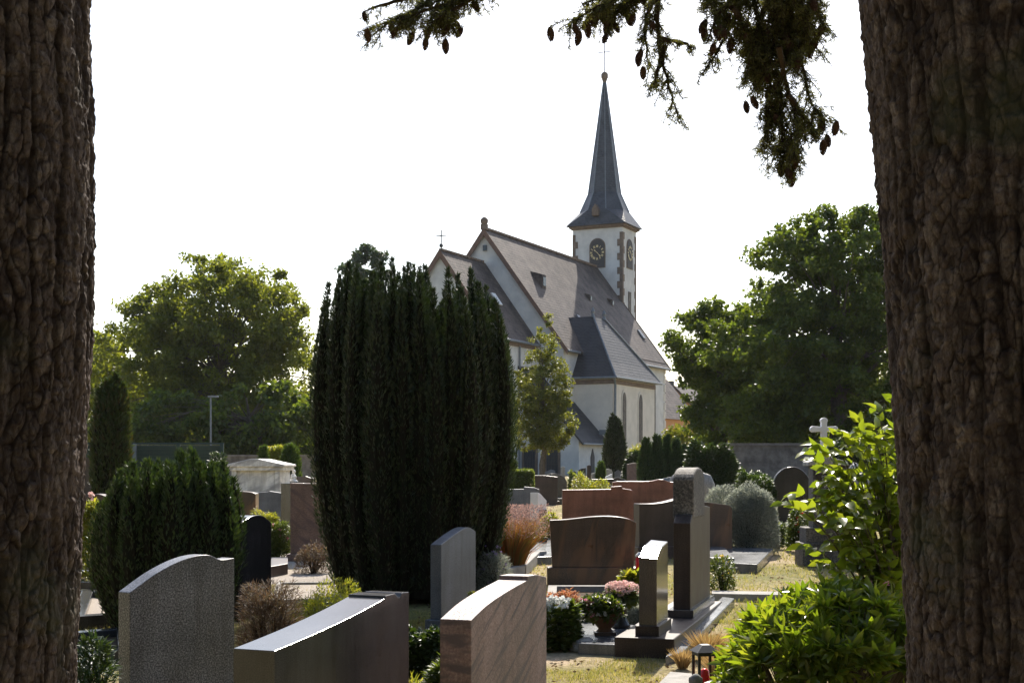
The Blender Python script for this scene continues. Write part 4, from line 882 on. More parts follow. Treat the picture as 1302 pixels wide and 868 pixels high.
broadtree('oak_tree', 'dark broad tree behind the green slatted fence', X(330, 66), 66, 5.5,
          [(0, 0, 2.6, 3.2, 2.4, 2.3), (-3.0, 0, 2.4, 2.6, 2, 2.0), (2.4, 0, 2.2, 1.9, 2, 1.8), (-5.6, 0, 2.5, 1.9, 2, 2.2)], 36000, .22, M['l_walnut'], .2, 130, .6, seed=3)
broadtree('conifer', 'distant treetop showing just above the big yew', X(467, 110), 110, 18,
          [(0, 0, 15.8, 1.5, 1.5, 1.9), (-1.3, 0, 15.3, 1.0, 1, 1.3), (1.3, 0, 16.2, .8, 1, 1.3), (0, 0, 12.5, 1.6, 1.4, 2)], 12000, .28, M['l_yew2'], .3, 110, .42, trunk_h=.6, seed=4)
broadtree('walnut_tree', 'tall dark broadleaf tree right of the church, behind the right trunk', X(1065, 52), 52, 11.2,
          [(0, 0, 7.4, 3.0, 3, 3.2), (-1.6, 0, 7.6, 1.9, 2, 2.5), (2.2, 0, 6.2, 2.6, 2.6, 3.6), (-2.2, 0, 4.6, 2.8, 3, 3.2), (.6, -.3, 3.2, 3.6, 2.6, 2.9), (-.6, 0, 9.0, 1.5, 1.6, 1.4), (1.2, 0, 9.3, 1.4, 1.6, 1.3), (-1.4, 0, 2.6, 3.4, 2.2, 2.2), (-.3, .6, 6.2, 2.6, 2, 3.0)], 165000, .15, M['l_walnut'], .32, 720, .42, seed=5)
broadtree('walnut_tree', 'lower dark broadleaf tree overhanging the right side of the church', X(915, 56), 56, 8.6,
          [(0, 0, 5.0, 1.9, 2, 2.6), (-.9, 0, 5.6, 1.4, 1.6, 1.5), (.8, 0, 2.8, 2.2, 2, 2.4), (1.9, 0, 5.0, 2.0, 2, 3.2), (.1, 0, 6.6, 1.2, 1.2, 1.0), (1.0, 0, 3.6, 2.6, 2, 3.2)], 90000, .15, M['l_walnut'], .26, 430, .38, seed=6)
broadtree('maple_tree', 'small bright leafy tree at the right corner of the church', X(872, 60), 60, 3.2,
          [(0, 0, 1.7, 1.5, 1.4, 1.3), (1.2, 0, 1.5, 1.4, 1.2, 1.3)], 12000, .14, M['l_pear'], .12, 60, .4, seed=7)
broadtree('young_tree', 'slender young tree with narrow oval crown before the church annex', X(690, 60), 60, 7.4,
          [(0, 0, 2.9, 1.55, 1.3, 1.6), (0, 0, 4.2, 1.3, 1.1, 1.7), (0.02, 0, 5.5, .78, .7, 1.3), (-.0, 0, 6.7, .32, .3, 1.0), (-.55, 0, 2.2, .9, .8, .8), (.55, 0, 2.2, .9, .8, .8)], 56000, .085, M['l_pear'], .13, 380, .21, trunk_h=.2, seed=8, barkm=M['bark_plain'])
# spruce tip seen at the right trunk
def spruce(label, x, Y, H, seed):
    global rng; rng = np.random.default_rng(seed)
    t = thing('spruce', label, 'tree', (x, Y, gz(Y))); mb = MB(); mb.tube([(0, 0, -.2), (0, 0, H)], [.3, .02], 8); mb.build('trunk', M['bark_plain'], t)
    P = []; D = []
    for k in range(26):
        z = H*(.35+.65*k/26); r = (H-z)*.22+.25
        for j in range(9):
            a = rng.uniform(0, 6.28); m = int(60*r); u = rng.uniform(.1, 1, m); o = np.array([math.cos(a), math.sin(a), 0])
            P.append(o*u[:, None]*r+[0, 0, z]-np.array([0, 0, 1.])*(.35*r*(u**1.5))[:, None]+rng.normal(size=(m, 3))*.07); D.append(o+rng.normal(size=(m, 3))*.7-[0, 0, .3])
    P = np.concatenate(P); D = np.concatenate(D); V, Fq = cards(P, D, .16, .05); npmesh('crown', V, Fq, M['l_fir'], t)
spruce('thin-branched conifer whose edge shows beside the right trunk above the dark tree', X(1142, 58), 58, 12.6, 9)

# hedge, shrubs
def hedge():
    Y = 34.; g = gz(Y); x0, x1 = X(626, Y), X(678, Y); h = Z(600.5, Y)-g; n = 16000; global rng; rng = np.random.default_rng(77)
    t = thing('clipped_hedge', 'clipped box hedge with sunlit top behind the blue-grey stone', 'hedge', ((x0+x1)/2, Y, g))
    mb = MB(); mb.box((0, .45, h/2-.05), (x1-x0-.12, .8, h-.06)); mb.build('opaque_core', M['dark_core'], t)  # same light-blocking dark core, here a plain box inside the leaves
    P = rng.uniform([-(x1-x0)/2, 0, 0], [(x1-x0)/2, .95, h], (n, 3)); s = rng.integers(0, 4, n)
    P[s == 0, 1] = rng.normal(0, .02, (s == 0).sum()); P[(s == 1) | (s == 3), 2] = h+rng.normal(0, .025, ((s == 1) | (s == 3)).sum()); P[s == 2, 0] = (x1-x0)/2*np.sign(P[s == 2, 0])
    V, Fq = cards(P, randdir(n)+[0, -.2, .5], .055, .035); npmesh('foliage', V, Fq, M['l_hedge'], t)
hedge()
def B_(name, label, px, pyb, wpx, pyt, n, lm, ll, lw, seed, Y=None, **k):
    Y = Y or gY(pyb); return bush(name, label, X(px, Y), Y, wpx/2/F*Y, wpx/2.4/F*Y, Z(pyt, Y)-gz(Y), n, lm, ll, lw, seed=seed, **k)
B_('silver_shrub', 'large silvery grey shrub casting a shadow on the lawn, right of the tall headstone', 953, 690, 72, 621, 20000, M['l_silver'], .05, .014, 1, Y=21.5, stems=40)
B_('silver_shrub', 'smaller silvery shrub with yellowish tips left of the large silvery one', 916, 690, 44, 624, 7000, M['l_silver'], .05, .014, 2, Y=23, stems=25)
B_('dwarf_conifer', 'low bright green dwarf conifer behind the silvery shrub', 961, 640, 52, 603, 12000, M['l_thuja'], .07, .02, 3, Y=27)
B_('dry_heather', 'clump of dry brown heather between the dark stones in the foreground', 344, 800, 84, 742, 9000, M['l_heath'], .055, .006, 4, Y=10.6, stems=60)
B_('heather', 'yellow-green heather spreading right of the dry brown clump', 418, 790, 100, 744, 9000, M['l_lime'], .035, .008, 5, Y=11.9, stems=30)
B_('lavender', 'pale lavender bush with flower spikes beside the red grass', 628, 738, 44, 697, 3500, M['l_silver'], .06, .007, 6, Y=15.5, stems=20, fl=(M['pet_violet'], 30, .03, 'blossoms'))
B_('green_shrub', 'low yellow-green shrub in front of the blue-grey gabled stone', 337, 668, 38, 646, 3500, M['l_lime'], .05, .02, 7, Y=23)
B_('green_shrub', 'low dark shrub with pink flowers beside the red-brown stone', 352, 688, 36, 663, 3500, M['l_low'], .05, .02, 8, Y=20.5, fl=(M['pet_pink'], 7, .06, 'blossoms'))
B_('flowering_plant', 'tall pink flowering plant in the gap beside the left trunk', 121, 690, 44, 634, 4500, M['l_lime'], .06, .022, 9, Y=17, fl=(M['pet_pale'], 26, .075, 'blossoms'))
B_('white_begonias', 'mass of white begonias in front of the wavy brown stone', 708, 824, 54, 766, 3200, M['l_low'], .07, .05, 10, Y=12.1, fl=(M['pet_white'], 150, .075, 'blossoms'))
B_('stonecrop', 'low orange stonecrop cushion at the back of the flower bed', 715, 772, 52, 754, 2600, M['pet_orange'], .04, .02, 11, Y=14.4)
B_('low_plant', 'green filler plants between the begonias and the flower bowl', 742, 790, 60, 772, 2500, M['l_low'], .05, .03, 12, Y=13.3)
B_('low_plant', 'yellow-leaved plant behind the low pillar', 806, 780, 38, 733, 1500, M['l_lime'], .08, .045, 13, Y=14.0)
B_('low_plant', 'pale fluffy cushion plant between the vase and the low pillar', 808, 794, 32, 771, 2400, M['l_silver'], .035, .014, 14, Y=13.3)
B_('shaded_grass_patch', 'dark low leaves in place of shaded grass at the foot of the slate-grey stone', 552, 830, 110, 806, 5000, M['l_dark'], .05, .035, 15, Y=10.9)  # dark leaf colour stands in for grass lying in shade
B_('small_conifer', 'tiny green sprig in front of the gap between the foreground stones', 527, 868, 22, 848, 700, M['l_lime'], .05, .01, 16, Y=8.9)
B_('dark_plant', 'dark green plant at the foot of the left trunk', 118, 868, 60, 832, 2500, M['l_yew2'], .06, .015, 17, Y=8.6)
B_('round_shrub', 'dark rounded shrub against the annex wall behind the hedge', 647, 600, 22, 582, 3500, M['l_dark'], .12, .07, 18, Y=84)
B_('low_plant', 'pale yellow bed plants behind the red granite stone', 752, 630, 58, 608, 4500, M['l_lime'], .06, .03, 19, Y=31)
B_('low_plant', 'small green plant left of the red granite stone', 733, 620, 22, 599, 1800, M['l_hedge'], .08, .04, 20, Y=44)
B_('low_plant', 'yellowish plants at the foot of the white post', 700, 672, 30, 652, 1500, M['l_lime'], .05, .025, 21, Y=23.5)
B_('green_shrub', 'tall grass and weeds on the bank below the transept', 812, 600, 30, 562, 3000, M['l_lime'], .25, .03, 22, Y=66)
B_('green_shrub', 'dark shrub on the bank left of the upright yew row', 806, 610, 26, 576, 3500, M['l_dark'], .12, .07, 23, Y=58)
B_('red_begonias', 'pot of red begonias in front of the arched dark stone', 1015, 680, 28, 655, 1800, M['l_low'], .05, .03, 24, Y=22, fl=(M['pet_red'], 12, .07, 'blossoms'))
B_('low_plant', 'pale ground cover behind the red begonias', 995, 678, 50, 664, 3000, M['l_silver'], .05, .02, 25, Y=24)
B_('low_plant', 'pale leafy plant with tiny pink flower beside the silvery shrub', 990, 690, 22, 668, 900, M['l_low'], .05, .025, 26, Y=22.5, fl=(M['pet_pink'], 4, .07, 'blossoms'))
B_('yellow_flowers', 'small yellow flowers growing against the near edge of the flat slab', 918, 735, 34, 710, 1500, M['l_low'], .04, .015, 27, Y=16.3, fl=(M['pet_yellow'], 9, .035, 'blossoms'))
B_('heather_clump', 'dry dark heather around the broad red-brown stone', 398, 706, 44, 694, 2200, M['l_heath'], .05, .01, 28, Y=18.3)
B_('green_shrub', 'dark undergrowth at the back right below the walnut trees', 905, 612, 70, 565, 9000, M['l_dark'], .12, .07, 29, Y=42)
B_('green_shrub', 'dark undergrowth behind the white cross', 1085, 612, 110, 560, 9000, M['l_dark'], .12, .07, 30, Y=42)
B_('green_shrub', 'sunlit shrub in front of the fence end, left of the marble tomb', 277, 610, 24, 572, 3000, M['l_yew2'], .08, .03, 31, Y=36)
B_('green_shrub', 'bright leafy shrub between the two thujas', 350, 600, 26, 560, 3500, M['l_lime'], .1, .06, 32, Y=50)
B_('tall_weeds', 'greenery on the ground by the foot of the yew, beside the pink stone', 575, 868, 60, 838, 2500, M['l_low'], .07, .02, 33, Y=9.4)
B_('low_plant', 'yellow-flowered weeds between the slate-grey stone and pink stone', 608, 770, 26, 742, 900, M['l_lime'], .05, .02, 34, Y=13.2)
B_('low_plant', 'leafy plant in front of the white-topped grave near the hedge', 640, 700, 40, 672, 1500, M['l_low'], .06, .02, 35, Y=18.4)

# ornamental grass
def tuft(name, label, px, Y, wpx, pyt, n, m, L, plume=None, seed=0, z0=None, cat='grass tuft'):
    global rng; rng = np.random.default_rng(seed); g = gz(Y); w_ = wpx/2/F*Y; h = Z(pyt, Y)-g
    t = thing(name, label, cat, (X(px, Y), Y, g)); a = rng.uniform(0, 2*np.pi, n); q = rng.uniform(0, 1, n)**.5
    B0 = np.stack([np.cos(a)*q*w_*.35, np.sin(a)*q*w_*.35, np.zeros(n)], 1); lean = np.stack([np.cos(a)*q, np.sin(a)*q, np.zeros(n)], 1)*w_*rng.uniform(.5, 1.1, n)[:, None]
    hh = h*rng.uniform(.5, .85 if plume else 1, n); P1 = B0+lean*.35+np.stack([np.zeros(n)]*2+[hh*.6], 1); P2 = B0+lean+np.stack([np.zeros(n)]*2+[hh], 1)
    s = nrm(np.cross(P2-B0, rng.normal(size=(n, 3))))*.0035*Y/15; V = np.stack([B0-s, B0+s, P1+s, P1-s, P2+s*.2, P2-s*.2], 1).reshape(-1, 3)
    k = np.arange(n)[:, None]*6; Fq = np.concatenate([k+[[0, 1, 2, 3]], k+[[3, 2, 4, 5]]]); npmesh('blades', V, Fq, m, t)
    if plume:
        N = plume[1]; j = rng.integers(0, n, N); u = rng.uniform(0, 1, N)
        P = P2[j]*[1.1, 1.1, 1]+rng.normal(size=(N, 3))*w_*.14; P[:, 2] = h*rng.uniform(.55, 1.0, N)
        V, Fq = cards(P, randdir(N)+[0, 0, .8], .035, .009); npmesh('seed_heads', V, Fq, plume[0], t)
    return t
tuft('ornamental_grass', 'clump of red and orange ornamental grass with hazy pink seed heads', 648, 18.3, 78, 642, 2200, M['redgrass'], .5, (M['plume'], 6500), 41)
tuft('dry_grass_tuft', 'straw coloured dry grass tuft beside the base of the tall headstone', 900, 11.6, 56, 800, 700, M['straw'], .3, None, 42)
tuft('dry_grass_tuft', 'small dry grass tuft near the foot of the low pillar', 868, 11.2, 34, 822, 260, M['straw'], .3, None, 43)
tuft('dry_grass_tuft', 'dry grass tuft at the left edge of the rhododendron', 918, 10.4, 60, 818, 600, M['straw'], .3, None, 44)

# grass blades over the near lawn
def lawn():
    global rng; rng = np.random.default_rng(55); n = 330000
    Y = rng.uniform(8, 34, n*2); x = rng.uniform(-1, 1, n*2)*(.37*Y+.3); p = np.exp(-(Y-8)/8); k = rng.uniform(0, 1, n*2) < p; x, Y = x[k], Y[k]
    pr = vnoise(np.stack([x*.9, Y*.9, np.zeros_like(x)], 1)+20, 9); fine = vnoise(np.stack([x*6, Y*6, np.zeros_like(x)], 1), 4)
    k = (pr*.65+fine*.35) > .44; x, Y = x[k], Y[k]; n = len(x)
    P = np.stack([x, Y, np.interp(Y, GY, GZ)-.01], 1); D = rng.normal(size=(n, 3))*.45+[0, 0, 1]
    V, Fq = cards(P, D, rng.uniform(.02, .06, n)*np.clip(Y/14, .8, 1.5), .005*np.clip(Y/12, .8, 2.2), .2)
    tag(npmesh('grass', V, Fq, M['grass']), 'short patchy lawn grass, part dry', 'grass', kind='stuff')
    n = 150000; Y = rng.uniform(8.6, 14, n); x = rng.uniform(-.3, 1, n)*(.37*Y+.3); pr = vnoise(np.stack([x*2.2, Y*2.2, np.zeros_like(x)], 1)+60, 9); k = pr > .42; x, Y = x[k], Y[k]; n = len(x)
    V, Fq = cards(np.stack([x, Y, np.interp(Y, GY, GZ)-.01], 1), rng.normal(size=(n, 3))*.5+[0, 0, 1], rng.uniform(.02, .055, n), .004, .2)
    tag(npmesh('grass', V, Fq, M['grass']), 'denser grass blades of the nearest lawn', 'grass', kind='stuff')
    n = 9000; Y = rng.uniform(8, 30, n); x = rng.uniform(-1, 1, n)*(.37*Y+.3)
    V, Fq = cards(np.stack([x, Y, np.interp(Y, GY, GZ)+.012], 1), randdir(n)*[1, 1, .15], .04, .022)
    tag(npmesh('fallen_leaves', V, Fq, M['l_heath']), 'fallen brown leaves scattered over the lawn', 'fallen leaves', kind='stuff')
lawn()

# ------------------------------------------------------------------ objects on the graves
def bowl():
    Y = 12.35; z = gz(Y)+.10; t = thing('flower_bowl', 'brown ceramic bowl on a foot planted with pink and white flowers', 'flower bowl', (X(769, Y), Y, z)); s = Y/F
    r = 18*s; h = 27*s
    mb = MB(); mb.lathe([(r*.62, 0), (r*.60, .03), (r*.45, .05), (r*.72, .09), (r*.95, h*.75), (r*1.08, h), (r*1.0, h), (r*.85, h*.8)], (0, 0, 0), 28); mb.build('bowl', M['terracotta'], t, smooth=True)
    mb = MB(); mb.box((0, 0, -.0), (r*1.5, r*1.5, .05)); mb.build('foot', M['g_brown'], t, bevel=.004)
    global rng; rng = np.random.default_rng(61); n = 1500; a = rng.uniform(0, 6.28, n); q = rng.uniform(0, 1, n)**.5
    P = np.stack([np.cos(a)*q*r*1.7-r*.45, np.sin(a)*q*r*1.2, h*.85+rng.uniform(-.25, 1, n)*np.sqrt(1-q**2*.9)*r*1.5], 1)
    V, Fq = folded(P, randdir(n)+[0, 0, .5], np.tile([0, 0, 1.], (n, 1)), .055, .03); npmesh('foliage', V, Fq, M['l_low'], t)
    for nm, m_, c in (('pink_blossoms', M['pet_pink'], 22), ('white_blossoms', M['pet_white'], 22)):
        L = []
        for _ in range(c):
            a = rng.uniform(0, 6.28); q = rng.uniform(.1, 1)**.5; k = 9; cc = np.array([math.cos(a)*q*r*1.75-r*.5, -abs(math.sin(a))*q*r*1.2, h*.9+rng.uniform(.1, 1.1)*math.sqrt(1-q*q*.9)*r*1.5])
            L.append(cards(cc+randdir(k)*.006, randdir(k)+[0, -.5, .3], .024, .02, .6))
        V, Fq, _ = merge(L); npmesh(nm, V, Fq, m_, t)
bowl()
def vase():
    Y = 12.75; z = gz(Y)+.10; s = Y/F; t = thing('flower_vase', 'dark stone vase holding a round bunch of pale pink hydrangeas', 'flower vase', (X(790, Y), Y, z))
    h = Z(762, Y)-z
    mb = MB(); mb.lathe([(.085, 0), (.08, .03), (.05, .08), (.052, h*.6), (.065, h), (.05, h), (.045, h*.8)], (0, 0, 0), 18); mb.build('vase', M['g_black'], t, smooth=True)
    global rng; rng = np.random.default_rng(62); n = 500; P = randdir(n)*[.13, .12, .07]+[0, 0, h+.03]
    V, Fq = folded(P, randdir(n)+[0, 0, .1], np.tile([0, 0, 1.], (n, 1)), .07, .045); npmesh('leaves', V, Fq, M['l_low'], t)
    for k in range(16):
        a = k*2.4; q = math.sqrt((k+.5)/16); c = np.array([math.cos(a)*q*.135, math.sin(a)*q*.12, h+.06+.07*math.sqrt(1-q*q*.85)]); n = 130
        d = randdir(n); V, Fq = cards(c+d*.038, d+randdir(n)*.7, .016, .016, .5); npmesh('flower_head', V, Fq, M['pet_pale'], t)
vase()
figure('cherub_figurine', 'tiny dark cherub figurine at the left foot of the low pillar', (X(816, 12.2), 12.2, gz(12.2)+.11), .13, R(20), M['g_brown'])
boulder('decorative_stone', 'rough pale stone lump on the polished slab left of the bowl', 742, 12.0, 34, 812, M['g_light'], 'stone', 12, .15)
bpy.data.objects[-1] if False else None
# lantern and angel at the bottom edge
def lantern():
    Y = 9.2; z = gz(Y)+.0; t = thing('grave_lantern', 'dark bronze grave lantern with red candle beside the rhododendron', 'lantern', (X(896, Y), Y, z), R(12))
    w_ = .13; h = Z(827, Y)-z
    mb = MB(); mb.box((0, 0, .015), (w_+.02, w_+.02, .03))
    for sx in (-1, 1):
        for sy in (-1, 1): mb.box((sx*w_*.44, sy*w_*.44, h/2), (.017, .017, h))
    for sx in (-1, 1): mb.box((sx*w_*.44, 0, h-.012), (.016, w_, .03)); mb.box((0, sx*w_*.44, h-.012), (w_, .016, .03))
    mb.build('frame', M['iron'], t, bevel=.002)
    mb = MB(); mb.box((0, 0, h+.02), (w_+.03, w_+.03, .045), top=.35); mb.build('roof', M['iron'], t, bevel=.002)
    mb = MB(); mb.lathe([(.032, .03), (.035, .06), (.035, h*.62), (.028, h*.72), (.012, h*.75)], (0, 0, 0), 16); mb.build('candle', M['redglass'], t, smooth=True)
lantern()
Yl = 8.9
figure('angel_figurine', 'small grey stone angel figurine on the pale slab by the lantern', (X(884, Yl), Yl, gz(Yl)+.06), .30, R(165), M['statue'], wings=True)
bx_ = thing('grave_light', 'small dark grave light with pale lid by the left trunk', 'grave light', (X(104, 9.6), 9.6, gz(9.6)))
mb = MB(); mb.lathe([(.07, 0), (.075, .02), (.06, .05), (.06, .25), (.075, .28)], (0, 0, 0), 14); mb.build('body', M['iron'], bx_, smooth=False)
mb = MB(); mb.lathe([(.08, .28), (.08, .31), (.02, .33)], (0, 0, 0), 14); mb.build('lid', M['zinc'], bx_)
cl = thing('grave_light', 'small red grave light between the wavy stone and the low pillar', 'grave light', (X(813, 16.2), 16.2, gz(16.2)+.22))
mb = MB(); mb.lathe([(.04, 0), (.045, .02), (.045, .18), (.03, .2)], (0, 0, 0), 14); mb.build('body', M['redglass'], cl, smooth=True)
mb = MB(); mb.lathe([(.048, .2), (.048, .22), (.015, .25)], (0, 0, 0), 14); mb.build('lid', M['whitestone'], cl)

# ------------------------------------------------------------------ back setting: fence, lamp, walls, house
def fence(label, pa, pb, Y, pyt, pyb):
    x0, x1 = X(pa, Y), X(pb, Y); g = gz(Y); zt = Z(pyt, Y)-g; t = thing('slatted_fence', label, 'fence', (x0, Y, g), R(3)); L = x1-x0
    npost = 5
    for i in range(npost):
        mb = MB(); mb.box((L*i/(npost-1), 0, zt/2), (.1, .1, zt+.1)); mb.build('post', M['zinc'] if i == 2 else M['fence'], t)
    mb = MB(); n = 15
    for i in range(n): mb.box((L/2, .08, .1+(zt-.15)*i/(n-1)), (L, .025, (zt-.15)/(n-1)*1.04), rx=R(9))
    mb.build('slats', M['fence'], t)
    mb = MB(); mb.box((L/2, .06, zt+.06), (L+.1, .1, .05)); mb.build('top_rail', M['fence'], t); return t
fence('dark green slatted fence across the left background', 60, 280, 40, 566, 610)
def wall(name, label, x0, x1, Y, h, m, cat, th=.35, rz=0.):
    t = thing(name, label, cat, (x0, Y, gz(Y)), rz); mb = MB(); L = x1-x0; n = 30
    top = [(L*i/n, 0, h+(.03*math.sin(i*1.7)+.02*math.sin(i*3.1))) for i in range(n, -1, -1)]
    mb.prism([(0, 0, -.3), (L, 0, -.3)]+top, (0, th, 0)); mb.build('masonry', m, t)
    mb = MB(); mb.box((L/2, th/2, h+.03), (L+.02, th+.1, .09)); mb.build('coping', m, t); return t
M['rubble'] = mat('rubble_masonry', (.27, .23, .195), (.12, .10, .085), 2.5, .9, .15, .9, 9)
wall('cemetery_wall', 'old rubble cemetery wall below the dark trees on the right', X(915, 46), X(1180, 46), 46, Z(566, 46)-gz(46), M['rubble'], 'wall', rz=R(-2))
wall('retaining_wall', 'low dark stone wall between the cypress and the upright yew row', X(792, 64), X(830, 64), 64, Z(577, 64)-gz(64), M['rubble'], 'wall')
wall('cemetery_wall', 'brown wall section below the slatted fence at far left', X(60, 38), X(140, 38), 38, Z(585, 38)-gz(38), M['g_brown'], 'wall')
wall('garden_wall', 'stone wall behind the thujas and marble tomb', X(270, 60), X(400, 60), 60, Z(580, 60)-gz(60), M['rubble'], 'wall')
def lamp():
    Y = 58; g = gz(Y); t = thing('street_lamp', 'slim grey street lamp in front of the plane tree', 'street lamp', (X(268, Y), Y, g)); h = Z(505, Y)-g
    mb = MB(); mb.tube([(0, 0, 0), (0, 0, h)], [.045, .035], 8); mb.build('pole', M['zinc'], t)
    mb = MB(); mb.box((.1, 0, h+.03), (.42, .2, .07)); mb.build('lamp_head', M['zinc'], t, bevel=.01)
lamp()
def house():
    Y = 130; g = 1; x = X(858, Y); t = thing('house', 'house with dark tiled roof and orange wall at the right of the church', 'house', (x, Y, g), R(-20))
    zr, ze = Z(490, Y)-g, Z(547, Y)-g
    mo = mat('orange_plaster', (.62, .32, .15), (.55, .28, .13), 1, .8)
    mb = MB(); mb.prism([(-4, 0, -1), (4, 0, -1), (4, 0, ze), (0, 0, zr-.2), (-4, 0, ze)], (0, 9, 0)); mb.build('wall', mo, t)
    mb = MB(); mb.prism([(0, -.3, zr), (4.4, -.3, ze-.4), (4.4, -.3, ze-.6), (0, -.3, zr-.25), (-4.4, -.3, ze-.6), (-4.4, -.3, ze-.4)], (0, 9.6, 0)); rf = mb.build('roof', M['slate'], t)
    mb = MB(); mb.box((-1.2, 3, zr-.2), (.7, .6, 1.6)); mb.build('chimney', M['clockdark'], rf)
    for xx in (-2, 2):
        mb = MB(); mb.box((xx, -.02, ze-1.2), (1, .1, 1.4)); f_ = mb.build('window', M['whitestone'], t); mb = MB(); mb.box((xx, -.08, ze-1.2), (.8, .06, 1.2)); mb.build('pane', M['windowdark'], f_)
    # neighbour's long pitched roof facing the cemetery
    t = thing('house', 'low house with broad brown roof and skylight left of the orange one', 'house', (X(838, 120), 120, 1), R(60))
    mb = MB(); mb.box((3, 3, 2.2), (10, 5.4, 5)); mb.build('wall', mo, t)
    mb = MB(); mb.prism([(-2.5, -.2, 4.6), (-2.5, 6.2, 4.6), (-2.5, 3, 8.4)], (11, 0, 0)); mb.build('roof', M['slate'], t)
house()
def garden_house():
    Y = 76; t = thing('building', 'grey brown building with glass roof panels behind the fence', 'building', (X(184, Y), Y, 1.0), R(4)); s = Y/F
    z0 = Z(570, Y)-1; z1 = Z(556, Y)-1; z2 = Z(547, Y)-1
    mb = MB(); mb.box((0, 1.5, z1/2), (38*s, 3, z1)); mb.build('wall', M['rubble'], t)
    mb = MB(); mb.prism([(-8*s, -.1, z1), (20*s, -.1, z1), (14*s, 1.4, z2), (-4*s, 1.4, z2)], (0, .12, .03)); mb.build('glass_roof', M['bluestone'], t)
    mb = MB(); mb.prism([(-20*s, 0, z1), (-6*s, 0, z1), (-9*s, 0, z2+.25), (-20*s, 0, z2+.3)], (0, 2.5, 0)); mb.build('roof', M['slate'], t)
garden_house()

def belt():
    global rng; rng = np.random.default_rng(88); n = 60000; x = rng.uniform(-130, 130, n); Y = 165+rng.uniform(-4, 4, n)
    hh = 7.5+3*vnoise(np.stack([x/6, x*0, x*0], 1)+9, 4)+2.5*vnoise(np.stack([x/2, x*0, x*0], 1)+9, 5); P = np.stack([x, Y, .8+rng.uniform(0, 1, n)**.8*hh], 1)
    m = 42000; a = rng.uniform(R(168), R(372), m); q = 24+rng.uniform(-2, 2, m)                # unseen tree ring added behind the viewer to cut sky fill on shaded faces
    P2 = np.stack([np.cos(a)*q*1.15, 6+np.sin(a)*q, rng.uniform(-.1, 1, m)**1*(9+4*vnoise(np.stack([a*6, a*0, a*0], 1), 3))], 1); P = np.concatenate([P, P2]); n = len(P)
    V, Fq = cards(P, randdir(n), .9, .7); tag(npmesh('distant_trees_and_fill_blocker', V, Fq, M['l_walnut']), 'distant tree belt, plus an unseen tree ring added to cut sky light', 'trees', kind='stuff')
belt()
def haze():
    mb = MB(); mb.box((0, 140, 21), (560, 500, 44)); m = bpy.data.materials.new('haze'); t, n, l = nodes(m); n.remove(n['Principled BSDF'])
    v = n.new('ShaderNodeVolumePrincipled'); v.inputs['Density'].default_value = HAZE; v.inputs['Color'].default_value = (.93, .95, 1, 1); v.inputs['Anisotropy'].default_value = .3
    l.new(v.outputs[0], n['Material Output'].inputs['Volume']); tag(mb.build('haze', m), 'thin backlit summer haze', 'haze', kind='stuff')
HAZE = .00009
haze()

# ------------------------------------------------------------------ foreground shrubs on the right
def rhodo():
    global rng; rng = np.random.default_rng(71)
    Y = 8.6; t = thing('rhododendron', 'glossy rhododendron shrub with sunlit upright leaves at lower right', 'shrub', (X(1050, Y), Y, gz(Y)))
    nR = 620; a = rng.uniform(0, 2*np.pi, nR); q = rng.uniform(0, 1, nR)**.5; cx = np.cos(a)*q*.66; cy = np.sin(a)*q*.62
    edge = np.interp(cx, [-.66, -.5, -.3, 0, .3, .66], [.48, .72, .86, .93, .95, .95]); H = edge*np.sqrt(np.clip(1-(q*.82)**3, .1, 1))
    zz = H*rng.uniform(.35, 1.0, nR)**.6
    C = np.stack([cx, cy, zz], 1); P, D, L = [], [], []; mb = MB()
    for i in range(nR):
        c = C[i]; out = np.array([c[0], c[1], .35*(1 if c[2] < H[i]*.9 else 2.4)]); out = out/np.linalg.norm(out)
        k = rng.integers(7, 11); az = np.arange(k)*2.4+rng.uniform(0, 6); u = np.cross(out, [0, 0.3, 1.]); u /= np.linalg.norm(u); v = np.cross(out, u)
        up = rng.uniform(.3, 1.7, k)
        for j in range(k):
            d = (u*math.cos(az[j])+v*math.sin(az[j]))+out*up[j]; P.append(c); D.append(d); L.append(rng.uniform(.075, .13))
        if i % 3 == 0: mb.tube([(c[0]*.25, c[1]*.25, 0), (c[0]*.7, c[1]*.7, c[2]*.5), tuple(c)], [.012, .008, .004], 4, cap=False)
    mb.build('stems', M['bark_plain'], t)
    P = np.array(P); D = np.array(D); L = np.array(L); V, Fq = folded(P, D, np.tile([0, -.15, .6], (len(P), 1))+rng.normal(size=P.shape)*.55, L*1.12, L*.33, .2, .35)
    npmesh('leaves', V, Fq, M['l_rhodo'], t)
    Ls = []
    for _ in range(14):
        c = np.array([rng.uniform(0, .6), rng.uniform(-.1, .5), rng.uniform(.78, .95)]); k = 14; Ls.append(cards(c+randdir(k)*.01, randdir(k)+[0, -.2, .4], .03, .02, .6))
    V, Fq, _ = merge(Ls); npmesh('blossoms', V, Fq, M['pet_pink'], t)
rhodo()
